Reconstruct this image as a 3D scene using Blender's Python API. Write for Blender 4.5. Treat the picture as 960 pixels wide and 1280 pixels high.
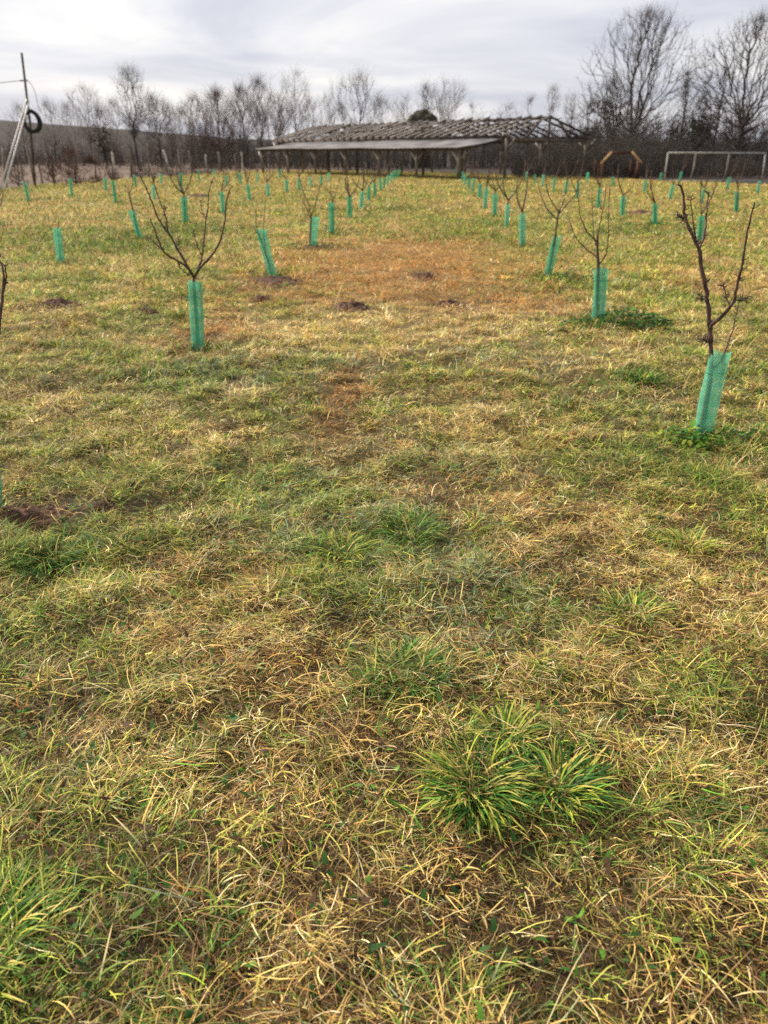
import bpy, math, random
import numpy as np
from math import radians as R, sin, cos, pi, atan2
random.seed(7)
RNG = np.random.default_rng(11)
for o in list(bpy.data.objects): bpy.data.objects.remove(o)
S = bpy.context.scene
COL = S.collection

# ------------------------------------------------------------------ camera
CAM_H = 1.6; PITCH = R(25.1); FPX = 960.0
cd = bpy.data.cameras.new('camera'); cam = bpy.data.objects.new('camera', cd); COL.objects.link(cam)
cam.location = (0, 0, CAM_H); cam.rotation_euler = (pi/2 - PITCH, 0, 0)
cd.sensor_fit = 'VERTICAL'; cd.sensor_height = 24.0; cd.lens = 18.0
cd.clip_start = 0.05; cd.clip_end = 3000
cd.dof.use_dof = True; cd.dof.focus_distance = 2.6; cd.dof.aperture_fstop = 2.3
S.camera = cam

# ------------------------------------------------------------------ sky, sun, exposure
SUN_EL = R(34); SUN_AZ = R(-60)          # sun behind thin cloud, to the left and a little ahead of the viewer
w = bpy.data.worlds.new('World'); S.world = w; w.use_nodes = True
nt = w.node_tree; nt.nodes.clear(); N = nt.nodes.new; L = nt.links.new
def mth(op, a, b=None, tree=None, clamp=False):
    t = tree or nt
    n = t.nodes.new('ShaderNodeMath'); n.operation = op; n.use_clamp = clamp
    for i, v in enumerate((a, b)):
        if v is None: continue
        if isinstance(v, (int, float)): n.inputs[i].default_value = v
        else: t.links.new(v, n.inputs[i])
    return n.outputs[0]
out = N('ShaderNodeOutputWorld')
sky = N('ShaderNodeTexSky'); sky.sky_type = 'NISHITA'; sky.sun_disc = False
sky.sun_elevation = SUN_EL; sky.sun_rotation = SUN_AZ; sky.air_density = 1.0; sky.dust_density = 2.0
bg1 = N('ShaderNodeBackground'); bg1.inputs['Strength'].default_value = 0.12; L(sky.outputs[0], bg1.inputs[0])
tc = N('ShaderNodeTexCoord'); sp = N('ShaderNodeSeparateXYZ'); L(tc.outputs['Generated'], sp.inputs[0])
zc = mth('MAXIMUM', sp.outputs[2], 0.0)
dz = mth('ADD', zc, 0.20)
cx = mth('DIVIDE', sp.outputs[0], dz); cy = mth('DIVIDE', sp.outputs[1], dz)
cb = N('ShaderNodeCombineXYZ'); L(mth('MULTIPLY', cx, 0.75), cb.inputs[0]); L(cy, cb.inputs[1])
n1 = N('ShaderNodeTexNoise'); n1.inputs['Scale'].default_value = 1.05; n1.inputs['Detail'].default_value = 6
n1.inputs['Roughness'].default_value = 0.52; n1.inputs['Distortion'].default_value = 0.6; L(cb.outputs[0], n1.inputs['Vector'])
rp = N('ShaderNodeValToRGB'); L(n1.outputs[0], rp.inputs[0])
e = rp.color_ramp.elements
e[0].position = 0.36; e[0].color = (0.58, 0.60, 0.69, 1)
e[1].position = 0.62; e[1].color = (1.0, 0.97, 0.945, 1)
m = rp.color_ramp.elements.new(0.50); m.color = (0.80, 0.80, 0.85, 1)
# overcast sky: about three times as bright overhead as at the horizon
gz = mth('MULTIPLY_ADD', mth('POWER', zc, 1.3), 0.15); nt.nodes[-1].inputs[2].default_value = 0.65
bg2 = N('ShaderNodeBackground'); L(rp.outputs[0], bg2.inputs[0]); L(gz, bg2.inputs[1])
mx = N('ShaderNodeMixShader'); mx.inputs[0].default_value = 0.92
L(bg1.outputs[0], mx.inputs[1]); L(bg2.outputs[0], mx.inputs[2]); L(mx.outputs[0], out.inputs[0])

sd = bpy.data.lights.new('sun', 'SUN'); sd.energy = 5.0; sd.angle = R(6); sd.color = (1.0, 0.92, 0.79)
so = bpy.data.objects.new('sun', sd); COL.objects.link(so)
so.rotation_euler = (pi/2 - SUN_EL, 0, -SUN_AZ + pi)   # light comes from azimuth SUN_AZ (clockwise from +Y)
S.view_settings.view_transform = 'Standard'; S.view_settings.look = 'None'
S.view_settings.exposure = 0.66; S.view_settings.gamma = 1.0
S.render.engine = 'CYCLES'
S.cycles.use_denoising = False
S.cycles.sample_clamp_indirect = 1.5; S.cycles.sample_clamp_direct = 4.0; S.cycles.max_bounces = 5; S.cycles.diffuse_bounces = 3; S.cycles.transparent_max_bounces = 12
S.cycles.use_adaptive_sampling = True

# ------------------------------------------------------------------ photo pixel -> ground point (for measured positions)
def ray(px, py):
    a = (px-480)/FPX; b = (640-py)/FPX
    return np.array([a, cos(PITCH) + b*sin(PITCH), -sin(PITCH) + b*cos(PITCH)])
def G(px, py):
    r = ray(px, py); return r[:2] * (CAM_H/-r[2])
def at_dist(px, py, Y):
    r = ray(px, py); t = Y/r[1]; return np.array([r[0]*t, Y, CAM_H + r[2]*t])

# ------------------------------------------------------------------ noise in numpy
_tab = np.random.default_rng(5).random((256, 256))
def vn(x, y, s=1.0, seed=0):
    x = np.asarray(x, float)*s + seed*17.37; y = np.asarray(y, float)*s + seed*31.11
    xi = np.floor(x).astype(int); yi = np.floor(y).astype(int); fx = x-xi; fy = y-yi
    fx = fx*fx*(3-2*fx); fy = fy*fy*(3-2*fy)
    a = _tab[xi & 255, yi & 255]; b = _tab[(xi+1) & 255, yi & 255]; c = _tab[xi & 255, (yi+1) & 255]; d = _tab[(xi+1) & 255, (yi+1) & 255]
    return (a*(1-fx)+b*fx)*(1-fy) + (c*(1-fx)+d*fx)*fy
def fbm(x, y, s=1.0, seed=0, o=4):
    v = 0; a = 1; t = 0
    for i in range(o): v = v + a*vn(x, y, s*2**i, seed+i*3); t += a; a *= .5
    return v/t
def sstep(a, b, x): t = np.clip((x-a)/(b-a), 0, 1); return t*t*(3-2*t)

# edge of the meadow, as azimuth (x/y) -> distance
_edge = [G(*p) for p in [(-160,250),(0,237),(60,231),(130,226),(200,221),(260,216),(330,213.5),(500,214.5),(640,219),(720,221.5),(830,227),(960,232),(1150,240)]]
_ea = np.array([e_[0]/e_[1] for e_ in _edge]); _ed = np.array([e_[1] for e_ in _edge])
def edge_y(x, y):
    return np.interp(np.asarray(x)/np.maximum(y, .1), _ea, _ed)
def hgt(x, y):
    x = np.asarray(x, float); y = np.asarray(y, float)
    h = (fbm(x, y, 2.2, 3, 3)-.5)*.07 + (fbm(x, y, .35, 9, 2)-.5)*.12*sstep(2, 10, y)
    h = h + .085*(fbm(x, y, 6, 21, 2)-.5)*(1-sstep(6, 14, y))
    h = h*(1-sstep(40, 60, y)*.6)
    return h
# ------------------------------------------------------------------ what grows where (ellipses on the ground, from the photograph)
def ell(px, py, rx, ry, k=1.0):
    c = G(px, py); n_ = G(px, py-ry); f_ = G(px, py+ry)
    dep = c[1]*cos(PITCH) + CAM_H*sin(PITCH)
    return (c[0], c[1], rx*dep/FPX, max(.05, (n_[1]-f_[1])/2), k)
def field(x, y, lst):
    v = np.zeros_like(x)
    for cx_, cy_, sx_, sy_, k in lst:
        q = ((x-cx_)/sx_)**2 + ((y-cy_)/sy_)**2
        v = np.maximum(v, k*np.exp(-q**1.3*.7))
    return v
ORANGE = [ell(*a) for a in [(520,332,150,42,1.15),(390,352,120,24,.85),(610,374,95,26,1.0),(270,412,50,26,.8),(428,500,24,34,1.5),(745,445,30,8,.0),(610,470,60,20,.3),(60,880,70,30,.35),
    (560,615,60,20,.5),(690,640,90,30,.45),(820,640,60,20,.4),(300,720,60,24,.4),(880,350,60,16,.4),(350,840,60,30,.35)]]
PALE = [ell(*a) for a in [(510,405,190,24,1.6),(380,432,110,16,.7),(120,520,170,36,.8),(860,392,70,18,.9),(850,455,90,22,.7),(560,520,120,30,.7),(250,560,120,22,.8),(760,640,140,36,.55),
    (150,730,90,26,.6),(760,900,150,50,.5),(150,930,110,60,.6),(350,800,90,30,.5),(880,730,90,30,.6),(440,1150,130,60,.15)]]
BLUE = [ell(*a) for a in [(420,640,170,60,.9),(560,735,150,70,.9),(330,470,160,30,.8),(640,450,110,20,.8),(500,600,200,50,.5),(300,650,110,40,.6),(760,510,90,30,.4)]]
GREEN = [ell(*a) for a in [(60,690,90,34,1.1),(470,675,90,26,1.0),(500,850,70,34,1.1),(90,1170,170,110,1.0),(620,970,120,60,.9),(180,860,90,26,.7),(250,600,120,22,.6),(860,570,120,26,1.0),
    (800,478,60,12,1.1),(770,404,60,9,1.2),(150,470,90,14,.7),(230,470,90,16,.6),(150,305,110,10,.8),(100,300,120,12,.5),(230,290,60,8,.8),(600,345,60,12,.5),(560,298,70,7,.9),(700,350,60,8,.9),
    (880,870,70,40,.6),(700,760,100,30,.6),(830,1030,120,50,.6),(250,940,80,40,.5),(620,1230,120,50,.7),(60,560,80,16,.4),(900,610,80,22,.7),(620,282,40,5,.7),(480,262,60,4,.8),(800,292,60,5,.7)]]
BARE = [ell(*a) for a in [(40,640,85,22,1.3),(150,640,45,14,.9),(490,965,55,36,.8),(60,872,80,24,.6),(300,1130,150,80,.55),(700,1180,170,70,.6),(560,1090,120,50,.5),(870,910,90,26,.5),(340,1010,60,30,.4),(950,700,40,18,.8),
    (75,386,22,6,1.2),(180,392,16,5,1),(440,381,24,6,1.2),(563,376,22,6,1.2),(531,345,18,5,1),(325,372,14,5,1),(345,352,34,7,.9),(235,432,18,10,.9),(200,710,60,14,.5)]]

PAL = np.array([(.74,.52,.17),(.80,.67,.36),(.34,.20,.085),(.52,.26,.07),(.34,.38,.05),(.10,.22,.028),(.032,.095,.018),(.24,.32,.17),(.085,.048,.026),(.52,.52,.10)])
# 0 straw 1 pale straw 2 tan 3 orange-brown 4 yellow-green 5 green 6 deep green 7 grey-green 8 dead brown 9 lime yellow
def weights(x, y):
    o = field(x, y, ORANGE); p = field(x, y, PALE); b = field(x, y, BLUE); g = field(x, y, GREEN); z = field(x, y, BARE)
    n_big = fbm(x, y, .45, 40, 3); n_mid = fbm(x, y, 2.1, 50, 3); n_sm = fbm(x, y, 6.5, 60, 2)
    far = sstep(9, 24, y)
    gg = 1.5*sstep(.46, .60, .5*n_mid+.28*n_sm+.22*n_big)
    dry = 1.5*sstep(.45, .58, .5*fbm(x, y, 1.3, 70, 3)+.5*fbm(x, y, 4.3, 80, 2))
    W = np.zeros((len(x), len(PAL)))
    nr_ = 1-sstep(3, 9, y)
    W[:,0] = .95 + 1.1*dry + 2.2*p
    W[:,1] = .35 + .7*dry + 2.0*p + .6*b
    W[:,2] = .9 + .8*dry + .6*far + 1.3*o + .3*nr_
    W[:,3] = .22 + 5.2*o + .35*dry + .15*far
    W[:,4] = .85 + 1.5*gg + .8*p + .4*g
    W[:,5] = .6 + 2.2*gg + 3.0*g
    W[:,6] = .25 + 1.5*gg + 3.0*g + .25*nr_
    W[:,7] = .15 + .4*gg + 3.6*b
    W[:,8] = .50 + .6*dry + 2.2*z + .6*o + .35*nr_
    W[:,9] = .5 + .8*gg + 1.0*p
    W[:,(4,)] *= (1-.35*far)[:,None]; W[:,(2,)] += .5*far[:,None]; W[:,(3,)] += .25*far[:,None]
    for i in (4,5,6,7,9): W[:,i] *= np.clip(1-.75*o, .1, 1)
    W[:,(0,)] *= np.clip(1-.55*o, .2, 1)[:,None]
    W[:,(0,)] *= np.clip(1-.5*b-.4*g, .2, 1)[:,None]
    return W, z, g
def cond_color(x, y):      # mean colour of what lies on the ground
    W, z, g = weights(x, y); return (W@PAL)/W.sum(1, keepdims=True), z, g

# ------------------------------------------------------------------ materials
def mat(name, rough=.9, color=None):
    m_ = bpy.data.materials.new(name); m_.use_nodes = True
    b = m_.node_tree.nodes['Principled BSDF']; b.inputs['Roughness'].default_value = rough
    b.inputs['Specular IOR Level'].default_value = .25
    if color: b.inputs['Base Color'].default_value = (*color, 1)
    return m_, m_.node_tree, b
def noisy(name, c1, c2, scale=8, rough=.9, stretch=(1,1,1), detail=5, bump=.3, pos=(.35,.65)):
    m_, t, b = mat(name, rough)
    tcn = t.nodes.new('ShaderNodeTexCoord'); mp = t.nodes.new('ShaderNodeMapping'); mp.inputs['Scale'].default_value = stretch
    n_ = t.nodes.new('ShaderNodeTexNoise'); n_.inputs['Scale'].default_value = scale; n_.inputs['Detail'].default_value = detail
    r_ = t.nodes.new('ShaderNodeValToRGB'); r_.color_ramp.elements[0].position = pos[0]; r_.color_ramp.elements[1].position = pos[1]
    r_.color_ramp.elements[0].color = (*c1, 1); r_.color_ramp.elements[1].color = (*c2, 1)
    t.links.new(tcn.outputs['Object'], mp.inputs[0]); t.links.new(mp.outputs[0], n_.inputs['Vector']); t.links.new(n_.outputs[0], r_.inputs[0]); t.links.new(r_.outputs[0], b.inputs['Base Color'])
    if bump:
        bp = t.nodes.new('ShaderNodeBump'); bp.inputs['Strength'].default_value = bump; bp.inputs['Distance'].default_value = .01
        t.links.new(n_.outputs[0], bp.inputs['Height']); t.links.new(bp.outputs[0], b.inputs['Normal'])
    return m_
M = {}
M['bark'] = noisy('fruit_bark', (.045,.032,.026), (.12,.085,.065), 60, .85, (1,1,.3), bump=.5)
M['twig'] = noisy('young_twig', (.04,.022,.017), (.11,.065,.048), 40, .7, (1,1,.4), bump=.2)
M['far_bark'] = noisy('far_bark', (.035,.030,.027), (.085,.072,.062), 3, .95, (1,1,.3), bump=0)
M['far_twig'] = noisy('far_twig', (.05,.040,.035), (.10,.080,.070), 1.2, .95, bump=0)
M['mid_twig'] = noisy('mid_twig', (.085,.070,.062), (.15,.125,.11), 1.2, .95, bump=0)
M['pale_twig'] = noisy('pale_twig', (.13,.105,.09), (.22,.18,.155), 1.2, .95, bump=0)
M['red_twig'] = noisy('reddish_twig', (.06,.035,.03), (.13,.075,.06), 1.5, .95, bump=0)
M['ivy'] = noisy('dark_ivy', (.018,.020,.010), (.045,.045,.022), 3, .8, bump=0)
M['grey_wood'] = noisy('weathered_wood', (.15,.125,.108), (.30,.262,.232), 5, .9, (1,1,1), bump=.3)
M['dark_wood'] = noisy('dark_wood', (.045,.034,.028), (.12,.095,.08), 3, .9, bump=.3)
M['gap_dark_wood'] = noisy('gap_darkened_wood', (.018,.014,.012), (.05,.04,.034), 3, .9, bump=.2)  # darkness of the gaps between front rafters put into the back rafters' colour
M['post_wood'] = noisy('post_wood', (.085,.07,.058), (.21,.175,.15), 4, .9, (1,1,.3), bump=.3)
M['pale_wood'] = noisy('pale_wood', (.30,.27,.23), (.48,.44,.39), 4, .9, bump=.3)
M['new_wood'] = noisy('new_pine', (.30,.17,.075), (.50,.31,.15), 4, .7, bump=.1)
M['red_wood'] = noisy('stained_timber', (.035,.016,.010), (.085,.035,.020), 4, .8, bump=.1)
M['sheet'] = noisy('fibre_cement_sheet', (.085,.078,.077), (.20,.188,.186), .8, .9, (1,1,1), bump=.2)
M['goal_metal'] = noisy('chalky_painted_steel', (.20,.19,.18), (.34,.33,.31), 3, .6, bump=0)
M['ladder_metal'] = noisy('dull_galvanised_steel', (.34,.32,.30), (.52,.50,.47), 3, .5, bump=0)
M['rubber'] = noisy('black_hose', (.008,.008,.009), (.022,.022,.024), 20, .5, bump=0)
M['soil'] = noisy('bare_soil', (.030,.014,.009), (.11,.055,.034), 34, .95, bump=.8)
M['net_tie'] = noisy('green_cord', (.02,.20,.13), (.04,.30,.20), 10, .5, bump=0)
M['wire'] = noisy('rusty_wire', (.06,.05,.045), (.12,.10,.09), 10, .6, bump=0)
M['moss_roof'] = noisy('mossy_roof', (.020,.018,.011), (.050,.042,.024), 2.5, .95, bump=.4)
def leafmat(name, rough=.6, trans=.22, spec=.12):
    m_, t, b = mat(name, rough); b.inputs['Specular IOR Level'].default_value = spec
    a = t.nodes.new('ShaderNodeAttribute'); a.attribute_name = 'col'
    t.links.new(a.outputs['Color'], b.inputs['Base Color'])
    tr = t.nodes.new('ShaderNodeBsdfTranslucent'); t.links.new(a.outputs['Color'], tr.inputs[0])
    mx_ = t.nodes.new('ShaderNodeMixShader'); mx_.inputs[0].default_value = trans
    o_ = t.nodes['Material Output']; t.links.new(b.outputs[0], mx_.inputs[1]); t.links.new(tr.outputs[0], mx_.inputs[2]); t.links.new(mx_.outputs[0], o_.inputs[0])
    return m_
M['blade'] = leafmat('grass_blade')
M['leaf'] = leafmat('weed_leaf', .5, .3)
# green plastic netting
def netting():
    m_ = bpy.data.materials.new('green_netting'); m_.use_nodes = True; t = m_.node_tree; b = t.nodes['Principled BSDF']
    uv = t.nodes.new('ShaderNodeUVMap'); s_ = t.nodes.new('ShaderNodeSeparateXYZ'); t.links.new(uv.outputs[0], s_.inputs[0])
    def tri(v): 
        f = mth('FRACT', v, None, t); return mth('ABSOLUTE', mth('SUBTRACT', f, .5, t), None, t)
    a1 = mth('ADD', mth('MULTIPLY', s_.outputs[0], 70, t), mth('MULTIPLY', s_.outputs[1], 60, t), t)
    a2 = mth('SUBTRACT', mth('MULTIPLY', s_.outputs[0], 70, t), mth('MULTIPLY', s_.outputs[1], 60, t), t)
    th = mth('MINIMUM', tri(a1), tri(a2), t)
    hole = mth('GREATER_THAN', th, .14, t)
    n_ = t.nodes.new('ShaderNodeTexNoise'); n_.inputs['Scale'].default_value = 14; n_.inputs['Detail'].default_value = 3
    tcn = t.nodes.new('ShaderNodeTexCoord'); t.links.new(tcn.outputs['Object'], n_.inputs['Vector'])
    r_ = t.nodes.new('ShaderNodeValToRGB'); r_.color_ramp.elements[0].color = (.035,.37,.19,1); r_.color_ramp.elements[1].color = (.09,.60,.35,1)
    r_.color_ramp.elements[0].position = .3; r_.color_ramp.elements[1].position = .7
    t.links.new(n_.outputs[0], r_.inputs[0]); b.inputs['Roughness'].default_value = .5
    oi = t.nodes.new('ShaderNodeObjectInfo'); hs = t.nodes.new('ShaderNodeHueSaturation')
    v_ = mth('MULTIPLY_ADD', oi.outputs['Random'], .45, t); t.nodes[-1].inputs[2].default_value = .72; t.links.new(v_, hs.inputs['Value'])
    v_ = mth('MULTIPLY_ADD', oi.outputs['Random'], -.30, t); t.nodes[-1].inputs[2].default_value = 1.08; t.links.new(v_, hs.inputs['Saturation'])
    t.links.new(r_.outputs[0], hs.inputs['Color'])
    # mud splashed up the lowest hand's breadth
    geo_ = t.nodes.new('ShaderNodeSeparateXYZ'); t.links.new(tcn.outputs['Object'], geo_.inputs[0])
    mu = mth('ADD', mth('MULTIPLY', geo_.outputs[2], -7, t), mth('MULTIPLY', n_.outputs[0], 1.5, t), t); mu = mth('MULTIPLY', mu, .55, t, True)
    mxc = t.nodes.new('ShaderNodeMixRGB'); mxc.inputs[2].default_value = (.09,.075,.04,1); t.links.new(mu, mxc.inputs[0]); t.links.new(hs.outputs[0], mxc.inputs[1]); r_ = mxc
    t.links.new(r_.outputs[0], b.inputs['Base Color'])
    tl = t.nodes.new('ShaderNodeBsdfTranslucent'); t.links.new(r_.outputs[0], tl.inputs[0])
    m1 = t.nodes.new('ShaderNodeMixShader'); m1.inputs[0].default_value = .45; t.links.new(b.outputs[0], m1.inputs[1]); t.links.new(tl.outputs[0], m1.inputs[2])
    tp = t.nodes.new('ShaderNodeBsdfTransparent'); m2 = t.nodes.new('ShaderNodeMixShader')
    t.links.new(mth('MULTIPLY', hole, .80, t), m2.inputs[0]); t.links.new(m1.outputs[0], m2.inputs[1]); t.links.new(tp.outputs[0], m2.inputs[2])
    t.links.new(m2.outputs[0], t.nodes['Material Output'].inputs[0]); return m_
M['net'] = netting()

# ------------------------------------------------------------------ object helpers
def tag(o, label=None, cat=None, group=None, kind=None):
    if label: o['label'] = label
    if cat: o['category'] = cat
    if group: o['group'] = group
    if kind: o['kind'] = kind
    return o
def empty(name, loc, label, cat, group=None):
    o = bpy.data.objects.new(name, None); COL.objects.link(o); o.location = tuple(loc); o.empty_display_size = .1
    return tag(o, label, cat, group)
def link(name, me, m_, parent=None, loc=None):
    o = bpy.data.objects.new(name, me); COL.objects.link(o)
    if m_ is not None and not me.materials: me.materials.append(m_)
    if parent is not None: o.parent = parent
    if loc is not None: o.location = tuple(loc)
    return o
def mesh_np(name, V, quads=None, tris=None, smooth=False, col=None, uv=None):
    me = bpy.data.meshes.new(name)
    V = np.ascontiguousarray(V, dtype=np.float32)
    nq = 0 if quads is None else len(quads); ntr = 0 if tris is None else len(tris)
    me.vertices.add(len(V)); me.vertices.foreach_set('co', V.ravel())
    loops = np.concatenate([a.ravel() for a in (quads, tris) if a is not None and len(a)]).astype(np.int32)
    me.loops.add(len(loops)); me.loops.foreach_set('vertex_index', loops)
    me.polygons.add(nq+ntr)
    st = np.concatenate([np.arange(nq)*4, nq*4+np.arange(ntr)*3]).astype(np.int32)
    me.polygons.foreach_set('loop_start', st)
    if smooth: me.polygons.foreach_set('use_smooth', np.ones(nq+ntr, dtype=bool))
    me.update(calc_edges=True)
    if col is not None:
        a = me.color_attributes.new('col', 'FLOAT_COLOR', 'POINT')
        c = np.ones((len(V), 4), np.float32); c[:,:3] = col; a.data.foreach_set('color', c.ravel())
    if uv is not None:
        u = me.uv_layers.new(name='UVMap'); u.data.foreach_set('uv', uv[loops].astype(np.float32).ravel())
    return me
class SG:
    """collects straight tapered pieces and builds one mesh from them"""
    def __init__(s): s.a = []; s.b = []; s.ra = []; s.rb = []
    def add(s, a, b, ra, rb): s.a.append(a); s.b.append(b); s.ra.append(ra); s.rb.append(rb)
    def mesh(s, name, k=3, smooth=True):
        A = np.array(s.a, float); B = np.array(s.b, float); ra = np.array(s.ra)[:,None]; rb = np.array(s.rb)[:,None]
        d = B-A; d /= np.linalg.norm(d, axis=1, keepdims=True)+1e-9
        up = np.where(np.abs(d[:,2:3]) > .9, np.array([[1.,0,0]]), np.array([[0,0,1.]]))
        u = np.cross(d, up); u /= np.linalg.norm(u, axis=1, keepdims=True); v = np.cross(d, u)
        n = len(A); V = np.zeros((n, 2*k, 3))
        for i in range(k):
            c_, s_ = cos(2*pi*i/k), sin(2*pi*i/k)
            V[:,i] = A + (u*c_+v*s_)*ra; V[:,k+i] = B + (u*c_+v*s_)*rb
        base = (np.arange(n)*2*k)[:,None]
        Q = np.concatenate([base + np.array([[i, (i+1)%k, k+(i+1)%k, k+i]]) for i in range(k)])
        return mesh_np(name, V.reshape(-1,3), quads=Q, smooth=smooth)
def chain_mesh(name, chains, k=7):
    """each chain: list of (point, radius); one smooth tube per chain, closed ends"""
    V = []; Q = []; T = []
    for ch in chains:
        P = np.array([c_[0] for c_ in ch], float); r = [c_[1] for c_ in ch]; n = len(P); base = len(V)
        pu = None
        for i in range(n):
            d = P[min(i+1, n-1)]-P[max(i-1, 0)]; d = d/(np.linalg.norm(d)+1e-9)
            if pu is None: pu = np.cross(d, [0,0,1.] if abs(d[2]) < .9 else [1.,0,0])
            u = pu - d*np.dot(pu, d); u /= np.linalg.norm(u)+1e-9; pu = u; v = np.cross(d, u)
            for j in range(k):
                a = 2*pi*j/k; V.append(P[i] + (u*cos(a)+v*sin(a))*r[i])
        for i in range(n-1):
            for j in range(k): Q.append((base+i*k+j, base+i*k+(j+1)%k, base+(i+1)*k+(j+1)%k, base+(i+1)*k+j))
        V.append(P[0]); V.append(P[-1]); a0 = len(V)-2
        for j in range(k):
            T.append((a0, base+(j+1)%k, base+j)); T.append((a0+1, base+(n-1)*k+j, base+(n-1)*k+(j+1)%k))
    return mesh_np(name, np.array(V), quads=np.array(Q), tris=np.array(T), smooth=True)
def spline(pts, n=4):
    P = np.array(pts, float); o = []
    for i in range(len(P)-1):
        p0 = P[max(i-1,0)]; p1 = P[i]; p2 = P[i+1]; p3 = P[min(i+2,len(P)-1)]
        for t in np.arange(n)/n:
            o.append(.5*((2*p1)+(-p0+p2)*t+(2*p0-5*p1+4*p2-p3)*t*t+(-p0+3*p1-3*p2+p3)*t**3))
    o.append(P[-1]); return np.array(o)
def beam_mesh(name, beams):
    """rectangular beams (a, b, width, height[, up]) as one mesh"""
    V = []; Q = []
    for bm_ in beams:
        a, b, wd, hg = bm_[:4]; up = np.array(bm_[4] if len(bm_) > 4 else (0,0,1), float)
        a = np.array(a, float); b = np.array(b, float); d = b-a; d /= np.linalg.norm(d)
        if abs(np.dot(d, up)) > .97: up = np.array([1.,0,0])
        u = np.cross(d, up); u /= np.linalg.norm(u); v = np.cross(u, d); n = len(V)
        for p in (a, b):
            for su, sv in ((-1,-1),(1,-1),(1,1),(-1,1)): V.append(p + u*su*wd/2 + v*sv*hg/2)
        Q += [(n,n+1,n+2,n+3),(n+7,n+6,n+5,n+4)] + [(n+i, n+4+i, n+4+(i+1)%4, n+(i+1)%4) for i in range(4)]
    return mesh_np(name, np.array(V), quads=np.array(Q))

# ================================================================== GROUND
def geo(a, b, n): return a*(b/a)**(np.linspace(0, 1, n))
ys = np.concatenate([-geo(.4, 60, 14)[::-1], np.arange(-.35, 6, .05), geo(6, 140, 300), geo(143, 1500, 22)])
xs_h = np.concatenate([np.arange(0.03, 3, .06), geo(3, 120, 150), geo(126, 1500, 14)])
xs = np.concatenate([-xs_h[::-1], xs_h])
XX, YY = np.meshgrid(xs, ys); fx, fy = XX.ravel(), YY.ravel()
ZZ = hgt(fx, fy)
cc, zb, gg_ = cond_color(fx, fy)
soilc = np.array([.026,.016,.010])
th_ = np.clip(.35 + .65*sstep(5, 16, fy), 0, 1)
litter = (.40 + .75*fbm(fx, fy, 9, 90, 3))[:,None]
gc = soilc*(1-th_[:,None]) + cc*litter*th_[:,None]*.85
gc = gc*(1-np.clip(zb,0,1)[:,None]*.8) + soilc*.8*np.clip(zb,0,1)[:,None]
ey = edge_y(fx, fy); bey = sstep(0, 1.5, fy-ey-1.0*(fbm(fx, fy, .3, 33)-.5))*(fy > 5)
left_ = sstep(.02, -.12, fx/np.maximum(fy, 1))
plough = np.array([.13,.085,.058])*(.65+.6*fbm(fx*.4, fy, .5, 77))[:,None]
scrub = np.array([.035,.025,.019])*(.6+.8*fbm(fx, fy, .6, 78))[:,None]
bc = plough*left_[:,None] + scrub*(1-left_[:,None])
gc = gc*(1-bey[:,None]) + bc*bey[:,None]
nx, ny = len(xs), len(ys)
ii = (np.arange(ny-1)[:,None]*nx + np.arange(nx-1)[None]).ravel()
Qg = np.stack([ii, ii+1, ii+nx+1, ii+nx], 1)
gm, t, b = mat('meadow_soil', .95)
a_ = t.nodes.new('ShaderNodeAttribute'); a_.attribute_name = 'col'
tcn = t.nodes.new('ShaderNodeTexCoord')
n1_ = t.nodes.new('ShaderNodeTexNoise'); n1_.inputs['Scale'].default_value = 45; n1_.inputs['Detail'].default_value = 8; n1_.inputs['Roughness'].default_value = .7
n2_ = t.nodes.new('ShaderNodeTexNoise'); n2_.inputs['Scale'].default_value = 3.0; n2_.inputs['Detail'].default_value = 8; n2_.inputs['Roughness'].default_value = .75
for n_ in (n1_, n2_): t.links.new(tcn.outputs['Object'], n_.inputs['Vector'])
k1 = mth('MULTIPLY_ADD', n1_.outputs[0], 1.5, t); t.nodes[-1].inputs[2].default_value = .25
k2 = mth('MULTIPLY_ADD', n2_.outputs[0], 1.2, t); t.nodes[-1].inputs[2].default_value = .4
mm = t.nodes.new('ShaderNodeVectorMath'); mm.operation = 'SCALE'; t.links.new(a_.outputs['Color'], mm.inputs[0]); t.links.new(mth('MULTIPLY', k1, k2, t), mm.inputs['Scale'])
t.links.new(mm.outputs[0], b.inputs['Base Color'])
bp = t.nodes.new('ShaderNodeBump'); bp.inputs['Distance'].default_value = .03; bp.inputs['Strength'].default_value = .8
t.links.new(n1_.outputs[0], bp.inputs['Height']); t.links.new(bp.outputs[0], b.inputs['Normal'])
g = link('ground', mesh_np('ground', np.stack([fx, fy, ZZ], 1), quads=Qg, smooth=True, col=gc), gm); tag(g, kind='structure')

# the dark wooded rise beyond, higher on the left
az = np.linspace(-1.0, 1.0, 160); rr = np.array([128, 134, 142, 152, 165, 180, 200, 260, 420, 700.])
hp = np.array([0, .12, .32, .55, .8, .95, 1.0, 1.02, 1.0, 0.9])
crest_px = [-700, 0, 120, 240, 300, 420, 960, 1700]; crest_y = [120, 151, 160, 169, 174, 177, 178, 178]
Vh = []
for a1_ in az:
    px_ = 480 + 960*tan_ if False else None
    xpix = 480 + FPX*a1_/cos(PITCH)*1.0
    yp = np.interp(xpix, crest_px, crest_y); r_ = ray(480, yp); H = CAM_H + 200*r_[2]/r_[1]
    for d_, f_ in zip(rr, hp):
        Vh.append((a1_*d_, d_, -.4 + (H+.4)*f_ + .35*(float(fbm(a1_*40+d_*.1, d_*.02, 1, 4))-.5)*(f_ > 0)))
na, nr = len(az), len(rr); jj = (np.arange(na-1)[:,None]*nr + np.arange(nr-1)[None]).ravel()
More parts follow.
